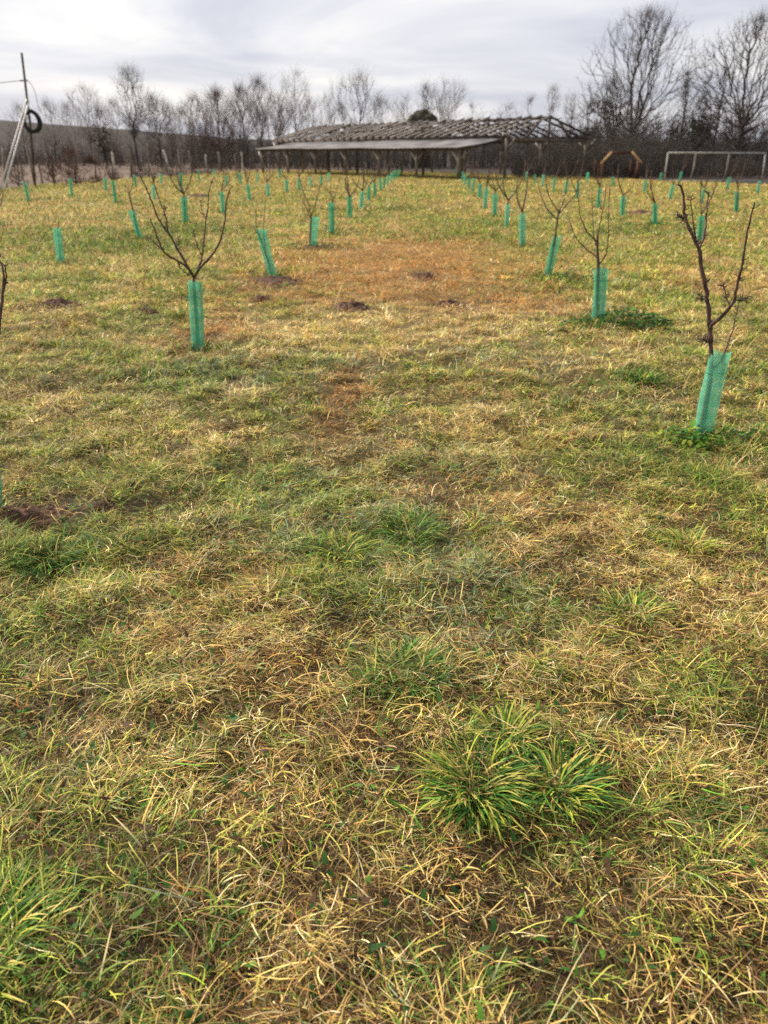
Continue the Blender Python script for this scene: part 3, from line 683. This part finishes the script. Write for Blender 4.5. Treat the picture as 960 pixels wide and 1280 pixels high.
for g_ in GUARDS:
    if (g_[0], g_[1]) in done: continue
    bare = (g_[0].startswith('second row left') and g_[1] == 0)
    if g_[2][1] > 48 and random.random() < .4: continue
    shoot_tree(g_, 'bare young tree in the %s guard of the %s' % (ORD[g_[1]], g_[0]))

# ================================================================== BARN
th, bx, by, hr, he, bw, BL, wl, hl, a2, a1 = 0.912, 11.036, 57.334, 3.80, 2.66, 3.99, 28.7, 3.52, 1.86, .51, 25.5
BA = np.array([-cos(th), sin(th)]); BF = np.array([-sin(th), -cos(th)])
def B(a, f, z): q = np.array([0,0.])+BA*a+BF*f; return np.array([q[0], q[1], z])
barn = empty('open_barn', (bx, by, 0), 'long grey open sided timber barn with bare rafters and a lean-to roof', 'barn')
def bp_(name, beams, m_, par=barn): return link(name, beam_mesh(name, beams), M[m_], par)
nR = 31
for i in range(nR):                      # rafters: front and back slope
    a = BL*i/(nR-1); wv = random.uniform(-.12, .12); solid = i > 9
    wd = random.uniform(.17, .30) if solid else random.uniform(.14, .20)
    top = B(a+wv, -.12, hr + random.uniform(-.03, .10)); ft = B(a, bw+.35, he-.02+random.uniform(-.06,.03))
    if random.random() < .94: bp_('rafter', [(ft, top, wd, .09)], 'grey_wood')
    bk = B(a, -bw-.3, he-.05)
    if random.random() < .9: bp_('rafter', [(bk, B(a, .1, hr-.03), random.uniform(.3,.45) if solid else random.uniform(.1,.15), .09)], 'gap_dark_wood')
for f in (.22, .5, .78):                 # battens left on the slopes
    bp_('batten', [(B(-.2, bw*f, hr-(hr-he)*f+.09), B(BL+.2, bw*f, hr-(hr-he)*f-.06), .10, .05)], 'dark_wood')
    bp_('batten', [(B(-.2, -bw*f, hr-(hr-he)*f+.09), B(BL+.2, -bw*f, hr-(hr-he)*f+.09), .12, .05)], 'dark_wood')
for k in range(9):                      # odd planks still lying over the rafters
    a = random.uniform(7, BL-2); f = random.uniform(.1, .8); l_ = random.uniform(1.2, 3)
    bp_('loose_plank', [(B(a, bw*f, hr-(hr-he)*f+.15), B(a+l_, bw*(f+random.uniform(-.04,.04)), hr-(hr-he)*f+.15), .28, .03)], 'grey_wood')
bp_('ridge_beam', [(B(-.2, 0, hr-.12), B(BL+.2, 0, hr-.12), .12, .18)], 'dark_wood')
for s_ in (1, -1):
    bp_('wall_plate', [(B(-.3, bw*s_, he-.14), B(BL+.3, bw*s_, he-.14), .18, .2)], 'dark_wood')
nb = 8
for i in range(nb):
    a = BL*i/(nb-1)
    for s_ in (1, -1):
        p = bp_('post', [(B(a, bw*s_, 0), B(a, bw*s_, he-.24), .19, .19)], 'post_wood')
        for q in (-1, 1): link('brace', beam_mesh('brace', [(B(a+q*.1, bw*s_, he-.95), B(a+q*.75, bw*s_, he-.26), .09, .10)]), M['pale_wood' if (q == 1 and i % 2) else 'post_wood'], p)
    tie_ = bp_('tie_beam', [(B(a, -bw, he-.34), B(a, bw, he-.34), .16, .2)], 'dark_wood')
    bp_('king_post', [(B(a, 0, he-.22), B(a, 0, hr-.22), .14, .14)], 'dark_wood')
for s_ in (.5, -.5): bp_('gable_strut', [(B(0, bw*s_*2*.55, he-.2), B(0, bw*s_*.45, hr-(hr-he)*.26), .12, .12)], 'dark_wood')
# lean-to: one corrugated sheet roof on its own posts
hi, lo = he-.24, hl+.05; nL = 220; V = []; Q = []
for i in range(nL+1):
    a = a2-.3 + (a1-a2+.6)*i/nL; wv = .012*sin(i*pi/2) + .05*sin(a*.7)*.4
    for (f, z) in ((bw+.05, hi), (bw+wl*.5, (hi+lo)/2-.03), (bw+wl+.45, lo-.04)): V.append(B(a, f, z+wv)); V.append(B(a, f, z+wv-.03))
for i in range(nL):
    b_ = i*6; c_ = b_+6
    for k in (0, 2): Q += [(b_+k, c_+k, c_+k+2, b_+k+2), (b_+k+3, c_+k+3, c_+k+1, b_+k+1)]
    Q += [(b_+4, c_+4, c_+5, b_+5), (b_+1, c_+1, c_+0, b_+0)]
Q += [(0,2,3,1),(2,4,5,3),(nL*6+1,nL*6+3,nL*6+2,nL*6),(nL*6+3,nL*6+5,nL*6+4,nL*6+2)]
link('lean_to_roof', mesh_np('lean_to_roof', np.array(V), quads=np.array(Q)), M['sheet'], barn)
bp_('eaves_beam', [(B(a2, bw+wl, hl-.12), B(a1, bw+wl, hl-.12), .14, .16)], 'dark_wood')
nl = 7
for i in range(nl):
    a = a2+.1+(a1-a2-.2)*i/(nl-1)
    p = bp_('post', [(B(a, bw+wl, 0), B(a, bw+wl, hl-.2), .19, .19)], 'post_wood')
    for q in (-1, 1): link('brace', beam_mesh('brace', [(B(a+q*.1, bw+wl, hl-.75), B(a+q*.62, bw+wl, hl-.22), .09, .10)]), M['pale_wood' if q == 1 else 'post_wood'], p)
    bp_('lean_to_rafter', [(B(a, bw, hi-.2), B(a, bw+wl+.2, lo-.2), .12, .12)], 'dark_wood')

# the mossy roofed hut showing above the barn
hx = at_dist(527, 145, 96); hut = empty('hut', (hx[0], hx[1], 0), 'dark mossy roofed hut peeping over the middle of the barn', 'hut')
zt = at_dist(527, 137, 96)[2]; zb_ = zt-1.3
bp_('wall', [((-1.2,0,-.1),(-1.2+2.4,0,-.1),2.2,.2),((0,0,0),(0,0,zb_+.1),2.3,2.2)], 'dark_wood', hut)
ng = 26; V = []
for j in range(ng):
    for i in range(ng):
        u_, v_ = i/(ng-1)*2-1, j/(ng-1)*2-1; e_ = max(abs(u_), abs(v_)); hh = (1-e_)**.55*1.25 if e_ < 1 else 0
        V.append((u_*1.65*(1+.07*sin(5*v_+i)), v_*1.4, zb_ + hh*(.8+.5*float(vn(u_*3, v_*3, 1.3, 4))) + .12*float(vn(i*.9, j*.9, 1, 6)) + .1*u_))
i_ = (np.arange(ng-1)[:,None]*ng + np.arange(ng-1)[None]).ravel()
rf = link('roof', mesh_np('roof', np.array(V), quads=np.stack([i_, i_+1, i_+ng+1, i_+ng], 1), smooth=True), M['moss_roof'], hut)

# ================================================================== GOAL, PLAY FRAME, POLE
def rel(p, o): return np.array(p)-np.array(o)
gY = 46.0
gl = G(830, 228); gY = gl[1]; o0 = np.array([gl[0], gl[1], 0.])
goal = empty('football_goal', o0, 'pale metal football goal in front of the bare trees on the right', 'goal')
def gp(px, py, Y): return at_dist(px, py, Y)-o0
def tube(name, pts, r_, m_, par, k=8): return link(name, chain_mesh(name, [[(np.array(p, float), r_) for p in pts]], k), M[m_], par)
tl_ = gp(835, 191, gY); tr_ = gp(957, 191.5, gY)
tube('goal_post', [(0,0,0), tl_], .045, 'goal_metal', goal); tube('goal_post', [(gp(952,229,gY)[0],0,0), tr_], .045, 'goal_metal', goal)
tube('crossbar', [tl_, tr_], .045, 'goal_metal', goal)
bl = at_dist(836, 226, gY+1.6)-o0; br = at_dist(950, 226, gY+1.6)-o0
tube('ground_bar', [(bl[0],1.6,.03),(br[0],1.6,.03)], .035, 'goal_metal', goal)
for px_ in (870, 912):
    q = at_dist(px_, 192, gY+.05)-o0; xb_ = (q[0]+o0[0])*(gY+1.6)/gY-o0[0]; tube('rear_stay', [(xb_-.1, 1.6, .03), ((xb_+q[0])/2, .85, q[2]*.5), (q[0], .06, q[2]-.02)], .045, 'goal_metal', goal)
pl = G(752, 224); o1 = np.array([pl[0], pl[1], 0.]); fr = empty('play_frame', o1, 'wooden play frame with two pale orange corner braces beside the big tree', 'wooden frame')
pY = pl[1]
def pp(px, py, dy=0): return at_dist(px, py, pY+dy)-o1
xl = pp(754,200)[0]; xr = pp(799,200)[0]; zt = pp(776,191)[2]
for x_, xx_ in ((xl,'l'),(xr,'r')):
    bp_('frame_post', [((x_,0,0),(x_,0,zt-.45),.22,.22)], 'red_wood', fr)
    bp_('frame_post', [((x_,1.6,0),(x_,1.6,zt-.45),.2,.2)], 'red_wood', fr)
ma, mb = pp(764,191), pp(789,191)
bp_('crossbeam', [((ma[0]-.1,0,zt),(mb[0]+.1,0,zt),.16,.16)], 'red_wood', fr)
bp_('crossbeam', [((ma[0]-.1,1.6,zt),(mb[0]+.1,1.6,zt),.14,.14)], 'red_wood', fr)
bp_('corner_brace', [(pp(750.5,205)+np.array([0,-.12,0]), ma+np.array([0,-.12,.05]), .08, .13)], 'new_wood', fr)
bp_('corner_brace', [(pp(801.5,204)+np.array([0,-.12,0]), mb+np.array([0,-.12,.05]), .08, .13)], 'new_wood', fr)
# leaning pole
pb = G(44, 233); pY = pb[1]; o2 = np.array([pb[0], pY, 0.])
pole = empty('wire_pole', o2, 'leaning wooden pole at the left edge carrying a slack wire', 'pole')
tp = at_dist(27, 66, pY)-o2; tube('shaft', [(0,0,0), tp*.5+np.array([.06,0,0]), tp], .06, 'dark_wood', pole)
ar = at_dist(30, 101, pY)-o2
tube('crosspiece', [ar+np.array([-.2,0,0]), ar+np.array([.18,0,.02])], .035, 'dark_wood', pole, 6)
wp = [at_dist(-120,112,pY-1), at_dist(-40,108,pY-.5), at_dist(0,103.5,pY), at_dist(28,100.5,pY)]
wo = tube('slack_wire', [q-o2 for q in spline(wp)], .014, 'wire', pole, 4)
dg = [at_dist(a,b_,pY) for a,b_ in ((31,100),(38,104),(44,116),(47,130),(51,140))]; tube('loose_wire', [q-o2 for q in spline(dg)], .014, 'wire', pole, 4)
# two light metal props leaning on the pole
for k, (g0, bx_, lb_) in enumerate((((-1,237),33.5,'pale metal pole leaning against the wooden pole, left of two'),((4,239),36,'pale metal pole leaning against the wooden pole, right of two'))):
    o3 = np.array([*G(*g0), 0.]); p1 = at_dist(bx_, 124+k*3, pY-.12)-o3; mid = p1/2+np.array([.02,0,0])
    pr = tube('metal_pole', [(0,0,-.03), mid, p1], .036, 'ladder_metal', None); pr.location = tuple(o3); tag(pr, lb_, 'pole', 'metal poles propped at the left edge')

# coil of black hose
hc = at_dist(39.5, 152, pY-.16); ring = []
coil = empty('hose_coil', hc, 'coil of black hose hanging as a ring from the leaning pole', 'hose coil')
R0 = 11.0*(pY*cos(PITCH))/FPX
for k in range(9):
    rj = R0*(.84+.032*k); ph = random.random()*6; off_ = random.uniform(-.05,.05)
    ring.append([(np.array([cos(a)*rj*(.92+.03*sin(2*a+ph)), off_+.03*sin(a+ph), sin(a)*rj*(1.05+.03*sin(3*a+ph))]), .040) for a in np.linspace(0, 2*pi, 30)])
link('hose_loops', chain_mesh('hose_loops', ring, 6), M['rubber'], coil)
for a in (.4, 1.6, 2.9, 4.1, 5.3):
    ctr = np.array([cos(a)*R0*.9, 0, sin(a)*R0*1.08]); u = np.array([cos(a),0,sin(a)]); 
    link('cable_tie', chain_mesh('cable_tie', [[(ctr+u*cos(t_)*.11+np.array([0,1,0])*sin(t_)*.10, .02) for t_ in np.linspace(0,2*pi,10)]], 4), M['rubber'], coil)

# ================================================================== FENCE AT THE LEFT
FP = [((7,236),(4,186),0),((44,233),(33,182),1),((53,231),(48,204),0),((67,229),(64,184),0),((95,225),(91,182),1),((120,224),(116,179),1),((144,225),(140,190),1),((164,223),(162,186),1),((186,222),(184.5,179),1),((214,220),(204,187),1),((226,219),(223,186),1),((240,218),(236,188),0),((259,216.5),(257,193),1),((276,216),(273,190),0),((295,215),(293,193),1),((304,214.5),(302,190),1)]
fb = G(7,236); fo = np.array([fb[0], fb[1], 0.]); fence = empty('paddock_fence', fo, 'rough wooden post fence with leaning grey posts along the left edge of the meadow', 'fence')
tops = []
for (bx_, by_), (tx_, ty_), pale in FP:
    q = G(bx_, by_-1.0); tp = at_dist(tx_, ty_, q[1]); p0 = np.array([q[0], q[1], -.1])-fo; p1 = tp-fo
    P = spline([p0, (p0+p1)/2+np.array([random.uniform(-.04,.04),0,0]), p1], 4); n = len(P); r_ = random.uniform(.06, .09)
    po = link('fence_post', chain_mesh('fence_post', [[(p, r_*(1.05-.2*j/n)*random.uniform(.93,1.07)) for j, p in enumerate(P)]], 7), M['pale_wood' if pale == 1 and random.random() < .5 else 'post_wood'], fence)
    tops.append((p0, p1))
for f in (.35, .8):
    pts = [a*(1-f)+b_*f for a, b_ in tops]; link('wire_strand', chain_mesh('wire_strand', [[(p, .006) for p in pts]], 4), M['wire'], fence)

# ================================================================== BARE TREES BEYOND
def tree_meshes(H, wid, base, shape, N_, seed, ivy=0, tw=.5, ntw=3, bf=.7, rt=.010):
    """a crown of branches grown out to points spread through the crown's volume, thickness from what each branch carries"""
    rs = np.random.default_rng(seed); P = []
    ph = rs.random(6)*6
    while len(P) < N_:
        t_ = rs.random(); a = rs.random()*2*pi
        if shape == 'round': w_ = (sin(pi*min(1, t_*.93+.07)))**.55
        elif shape == 'vase': w_ = t_**.7*(1-t_**5)**.5*1.08
        elif shape == 'pop': w_ = (t_*1.0+.1)**.35*(1-t_)**.45
        else: w_ = (1-t_)**.4*(.35+t_)**.3
        w_ *= 1+.28*sin(3*a+ph[0]+4*t_)+.20*sin(5*a+ph[1]-7*t_)+.2*sin(9*t_+ph[2])
        rr_ = wid/2*w_*rs.random()**.56
        if vn(cos(a)*rr_*.9+50, sin(a)*rr_*.9+t_*9+50, .9, seed) < .36: continue
        P.append((cos(a)*rr_, sin(a)*rr_, H*(base+(1-base)*t_)))
    P = np.array(P); nb_ = 7; tz = H*base*(1.15 if shape != 'pop' else 1)
    lean = rs.normal(0, .02, 2)*H
    top = .72 if shape in ('pop', 'bush') else .45
    tz = max(tz, H*top if shape == 'pop' else H*(base+.12))
    trunk = np.array([[lean[0]*(i/nb_)**2+rs.normal(0,.012)*H*.3, lean[1]*(i/nb_)**2, -.2+(tz+.2)*i/nb_] for i in range(nb_+1)])
    P = P[np.argsort(np.linalg.norm(P-trunk[-3], axis=1))]
    nodes = np.zeros((nb_+1+N_, 3)); path = np.zeros(nb_+1+N_); par = -np.ones(nb_+1+N_, int)
    nodes[:nb_+1] = trunk; par[1:nb_+1] = np.arange(nb_); path[:nb_+1] = np.arange(nb_+1)/nb_*tz*.55; path[:2] = 99
    n = nb_+1
    for p in P:
        d = nodes[:n]-p; c_ = np.sqrt((d*d).sum(1)) + bf*path[:n] + .9*np.maximum(0, d[:,2]); j = int(np.argmin(c_))
        nodes[n] = p; par[n] = j; path[n] = path[j]+np.linalg.norm(nodes[j]-p); n += 1
    cnt = np.ones(n)
    for i in range(n-1, 0, -1): cnt[par[i]] += cnt[i]
    rad = rt*cnt**.44; rad = np.minimum(rad, H*.021)
    sgt, sgc = SG(), SG()
    for i in range(1, n):
        j = par[i]; r1 = min(rad[j], rad[i]*1.6) if j >= nb_ else rad[j]
        if i <= nb_: sgt.add(nodes[j], nodes[i], rad[j]*(1.25 if j == 0 else 1), rad[i]); continue
        v = nodes[i]-nodes[j]; L_ = np.linalg.norm(v); m1 = nodes[j]+v*.5 + rs.normal(0, .045, 3)*L_ - np.array([0,0,.06*L_])
        sgc.add(nodes[j], m1, r1, (r1+rad[i])/2); sgc.add(m1, nodes[i], (r1+rad[i])/2, rad[i])
        if cnt[i] < 9:
            for q in range(ntw):
                u = v/(L_+1e-6) + rs.normal(0, .55, 3) + np.array([0,0,.45]); u /= np.linalg.norm(u); l_ = tw*rs.uniform(.5, 1.4); a = m1+(nodes[i]-m1)*rs.random()
                b_ = a+u*l_*.5; c_ = b_ + (u+rs.normal(0,.25,3)+np.array([0,0,.2]))*l_*.5
                sgc.add(a, b_, rt*.65, rt*.45); sgc.add(b_, c_, rt*.45, rt*.28)
    m1, m2 = sgt.mesh('trunk', 7), sgc.mesh('crown', 3); m3 = None
    if ivy:
        A = np.concatenate([nodes[1:nb_+1], nodes[nb_+1:n][cnt[nb_+1:n] > 5]]); A = A[A[:,2] < H*.75]; c0 = A[rs.integers(0, len(A), ivy)] + rs.normal(0, .22, (ivy,3))
        V = np.zeros((ivy,4,3))
        for k in range(4): V[:,k] = c0 + rs.normal(0, .09, (ivy,3))
        m3 = mesh_np('ivy', V.reshape(-1,3), quads=(np.arange(ivy)*4)[:,None]+np.array([[0,1,2,3]]))
    return m1, m2, m3
def tree(px, topy, Y, wpx, shape, seed, label, mt='far_twig', ivy=0, base=.2, N_=500, name='bare_tree', ntw=3, tw=.75, bf=.7, rt=.010, group='bare trees beyond the meadow'):
    b_ = at_dist(px, topy, Y); H = b_[2]; wid = wpx*(Y*cos(PITCH)+.7)/FPX
    root = empty(name, (b_[0], Y, 0), label, 'shrub' if shape == 'bush' else 'tree', group)
    m1, m2, m3 = tree_meshes(H, wid, base, shape, N_, seed, ivy, tw, ntw, bf, rt)
    link('trunk' if shape != 'bush' else 'stem', m1, M['far_bark'], root); link('crown', m2, M[mt], root)
    if m3: link('ivy', m3, M['ivy'], root)
tree(812, 14, 72, 150, 'round', 3, 'tallest bare tree, wide branching, rising between the play frame and the goal', 'far_twig', 0, .14, 1500, ntw=3, tw=.7)
tree(952, 22, 66, 165, 'round', 8, 'large bare spreading tree at the right edge behind the goal post', 'far_twig', 0, .2, 1400, ntw=3, tw=.65)
tree(768, 100, 76, 62, 'round', 12, 'smaller dark tree crowding the left side of the tallest tree', 'far_twig', 700, .12, 500)
tree(742, 126, 80, 50, 'round', 13, 'dark ivy clad tree just right of the barn gable', 'far_twig', 2600, .08, 400)
tree(861, 92, 84, 22, 'pop', 14, 'thin straight pole like tree between the two largest trees', 'far_twig', 0, .15, 220)
tree(908, 84, 80, 26, 'pop', 15, 'second thin straight tree, just left of the right edge tree', 'far_twig', 0, .15, 240)
tree(878, 122, 74, 50, 'round', 16, 'low dark ivy grown tree behind the middle of the goal', 'far_twig', 2200, .1, 400)
tree(838, 140, 78, 60, 'round', 17, 'short bushy tree behind the left goal post', 'far_twig', 900, .1, 450)
tree(925, 126, 78, 62, 'round', 18, 'short bushy tree behind the right half of the goal', 'red_twig', 500, .1, 450)
tree(797, 136, 80, 60, 'round', 19, 'low bushy tree behind the wooden play frame', 'far_twig', 700, .1, 450)
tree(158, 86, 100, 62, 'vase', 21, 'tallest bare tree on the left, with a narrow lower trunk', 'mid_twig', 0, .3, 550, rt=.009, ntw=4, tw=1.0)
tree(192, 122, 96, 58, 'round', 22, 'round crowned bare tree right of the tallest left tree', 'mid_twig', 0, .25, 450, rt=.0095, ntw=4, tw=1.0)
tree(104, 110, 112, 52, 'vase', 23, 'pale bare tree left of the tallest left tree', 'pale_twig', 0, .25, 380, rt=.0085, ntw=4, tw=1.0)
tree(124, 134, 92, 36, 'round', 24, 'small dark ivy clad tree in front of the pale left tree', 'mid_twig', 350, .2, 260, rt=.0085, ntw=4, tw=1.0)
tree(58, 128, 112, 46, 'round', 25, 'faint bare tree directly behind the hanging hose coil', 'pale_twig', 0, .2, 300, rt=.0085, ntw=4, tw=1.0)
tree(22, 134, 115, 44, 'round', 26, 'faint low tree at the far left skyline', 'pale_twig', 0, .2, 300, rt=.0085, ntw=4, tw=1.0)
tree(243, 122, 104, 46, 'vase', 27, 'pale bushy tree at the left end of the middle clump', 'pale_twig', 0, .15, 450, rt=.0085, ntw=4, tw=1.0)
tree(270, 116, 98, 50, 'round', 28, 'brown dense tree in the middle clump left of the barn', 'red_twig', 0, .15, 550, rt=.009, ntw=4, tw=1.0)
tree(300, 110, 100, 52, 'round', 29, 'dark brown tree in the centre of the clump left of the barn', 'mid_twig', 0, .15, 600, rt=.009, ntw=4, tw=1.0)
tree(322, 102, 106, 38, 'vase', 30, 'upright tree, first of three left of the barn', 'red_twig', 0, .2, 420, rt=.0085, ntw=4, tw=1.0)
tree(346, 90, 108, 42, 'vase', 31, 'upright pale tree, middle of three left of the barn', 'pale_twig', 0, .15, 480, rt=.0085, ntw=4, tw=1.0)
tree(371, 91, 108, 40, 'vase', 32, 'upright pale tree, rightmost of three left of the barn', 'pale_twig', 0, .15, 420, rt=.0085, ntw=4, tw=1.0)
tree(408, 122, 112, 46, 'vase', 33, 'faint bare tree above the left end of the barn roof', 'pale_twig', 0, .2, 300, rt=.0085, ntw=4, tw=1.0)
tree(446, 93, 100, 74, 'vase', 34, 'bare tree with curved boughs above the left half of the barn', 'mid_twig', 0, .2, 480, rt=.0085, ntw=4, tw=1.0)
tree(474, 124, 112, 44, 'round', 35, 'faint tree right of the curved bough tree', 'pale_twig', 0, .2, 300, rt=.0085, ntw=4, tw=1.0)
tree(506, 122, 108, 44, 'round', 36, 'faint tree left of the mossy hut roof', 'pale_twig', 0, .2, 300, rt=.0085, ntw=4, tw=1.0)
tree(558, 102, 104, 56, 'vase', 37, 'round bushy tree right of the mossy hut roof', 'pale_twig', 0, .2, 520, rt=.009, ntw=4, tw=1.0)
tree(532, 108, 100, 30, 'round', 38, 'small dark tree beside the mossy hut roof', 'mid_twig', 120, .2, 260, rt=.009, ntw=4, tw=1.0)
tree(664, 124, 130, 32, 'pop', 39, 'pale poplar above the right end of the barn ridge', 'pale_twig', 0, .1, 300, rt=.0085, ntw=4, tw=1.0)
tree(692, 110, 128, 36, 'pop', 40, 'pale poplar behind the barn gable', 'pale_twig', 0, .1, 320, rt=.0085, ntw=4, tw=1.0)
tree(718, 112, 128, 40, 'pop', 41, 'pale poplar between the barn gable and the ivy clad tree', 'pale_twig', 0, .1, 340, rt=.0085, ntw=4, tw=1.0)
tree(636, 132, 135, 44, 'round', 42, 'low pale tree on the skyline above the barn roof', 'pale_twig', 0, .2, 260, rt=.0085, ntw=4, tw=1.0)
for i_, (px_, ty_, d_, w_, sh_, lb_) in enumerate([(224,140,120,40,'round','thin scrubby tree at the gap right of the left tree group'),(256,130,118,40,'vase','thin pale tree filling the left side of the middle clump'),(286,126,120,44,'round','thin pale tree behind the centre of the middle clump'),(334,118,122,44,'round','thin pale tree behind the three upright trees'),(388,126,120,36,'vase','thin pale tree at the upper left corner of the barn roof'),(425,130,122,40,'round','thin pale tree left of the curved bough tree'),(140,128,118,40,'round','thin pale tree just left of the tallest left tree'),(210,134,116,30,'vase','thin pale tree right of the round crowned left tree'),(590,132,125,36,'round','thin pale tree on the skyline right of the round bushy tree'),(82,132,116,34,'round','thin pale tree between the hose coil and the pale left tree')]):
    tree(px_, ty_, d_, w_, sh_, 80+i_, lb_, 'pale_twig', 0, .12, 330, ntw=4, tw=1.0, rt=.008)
BU = dict(name='bare_shrub', ntw=4, tw=.25, rt=.006, bf=.2)
tree(88, 188, 44.5, 50, 'bush', 50, 'reddish bare bush grown through the left fence', 'red_twig', 0, .06, 360, **BU)
tree(62, 196, 43, 30, 'bush', 51, 'low reddish bush left of the larger fence bush', 'red_twig', 0, .06, 220, **BU)
tree(112, 198, 47, 36, 'bush', 52, 'low brown bush right of the larger fence bush', 'red_twig', 0, .06, 240, **BU)
tree(18, 206, 42, 36, 'bush', 53, 'scrubby bush behind the metal ladder rails', 'far_twig', 0, .06, 160, **BU)
tree(175, 203, 58, 34, 'bush', 54, 'dark scrub bush behind the middle fence posts', 'far_twig', 0, .06, 260, **BU)
tree(212, 200, 60, 44, 'bush', 55, 'dark scrub bush behind the leaning fence post', 'far_twig', 0, .06, 300, **BU)
tree(250, 198, 66, 50, 'bush', 56, 'dark scrub bush at the right end of the left fence', 'far_twig', 0, .06, 320, **BU)
tree(142, 210, 52, 22, 'bush', 57, 'small scrub bush by the close set fence posts', 'far_twig', 0, .06, 120, **BU)

# ---- the massed wood: saplings, brush and brambles nobody could count
def wood(name, n, px0, px1, y0, y1, h0, h1, r_, m_, label, leaves=0, seed=1, kid=10, spread=.22):
    rs = np.random.default_rng(seed); sg = SG()
    for i in range(n):
        Y = rs.uniform(y0, y1); X = (rs.uniform(px0, px1)-480)*(Y*cos(PITCH)+.7)/FPX
        H = rs.uniform(h0, h1)*(.25+1.4*float(vn(X, Y, .16, 3))); p = np.array([X, Y, -.1]); lean = rs.normal(0, .08, 2)
        k = 5
        pts = [p + np.array([lean[0]*H*t_ + rs.normal(0,.05), lean[1]*H*t_, H*t_]) for t_ in np.linspace(0, 1, k+1)]
        for j in range(k): sg.add(pts[j], pts[j+1], r_*(1-.8*j/k)*rs.uniform(.8,1.4), r_*(1-.8*(j+1)/k))
        for j in range(kid):
            t_ = rs.uniform(.12, .98); a = p + np.array([lean[0]*H*t_, lean[1]*H*t_, H*t_]); ln = H*spread*rs.uniform(.5, 1.3); az_ = rs.random()*2*pi
            d = np.array([cos(az_)*.7, sin(az_)*.7, rs.uniform(.1,1.0)]); b_ = a + d*ln
            sg.add(a, b_, r_*.35, r_*.22)
            for q in range(3):
                s_ = rs.uniform(.2, 1); c_ = a + d*ln*s_; e_ = c_ + (d*.5+rs.normal(0,.45,3))*ln*.5; sg.add(c_, e_, r_*.2, r_*.14)
    me = sg.mesh(name, 3)
    if leaves:
        pass
    o = link(name, me, M[m_]); tag(o, label, 'undergrowth', kind='stuff'); return o
wood('undergrowth', 950, 690, 1010, 62, 84, 1.3, 3.6, .035, 'far_twig', 'tangled dark brush and saplings massed behind the goal on the right', seed=2, kid=14)
wood('undergrowth', 1100, 240, 760, 84, 108, 1.8, 3.4, .04, 'far_bark', 'dark massed saplings behind the open barn', seed=3, kid=12)
wood('undergrowth', 700, -90, 300, 104, 134, 1.2, 3.2, .045, 'far_twig', 'thin grey brown saplings massed in front of the left hillside', seed=4, kid=9)
wood('brushwood', 600, 640, 1010, 56, 70, .6, 1.9, .03, 'far_bark', 'low dark brambles along the right edge of the meadow', seed=5, kid=16, spread=.5)
wood('brushwood', 80, -60, 330, 50, 105, .4, 1.0, .02, 'red_twig', 'low brown brambles beyond the left fence', seed=6, kid=14, spread=.5)
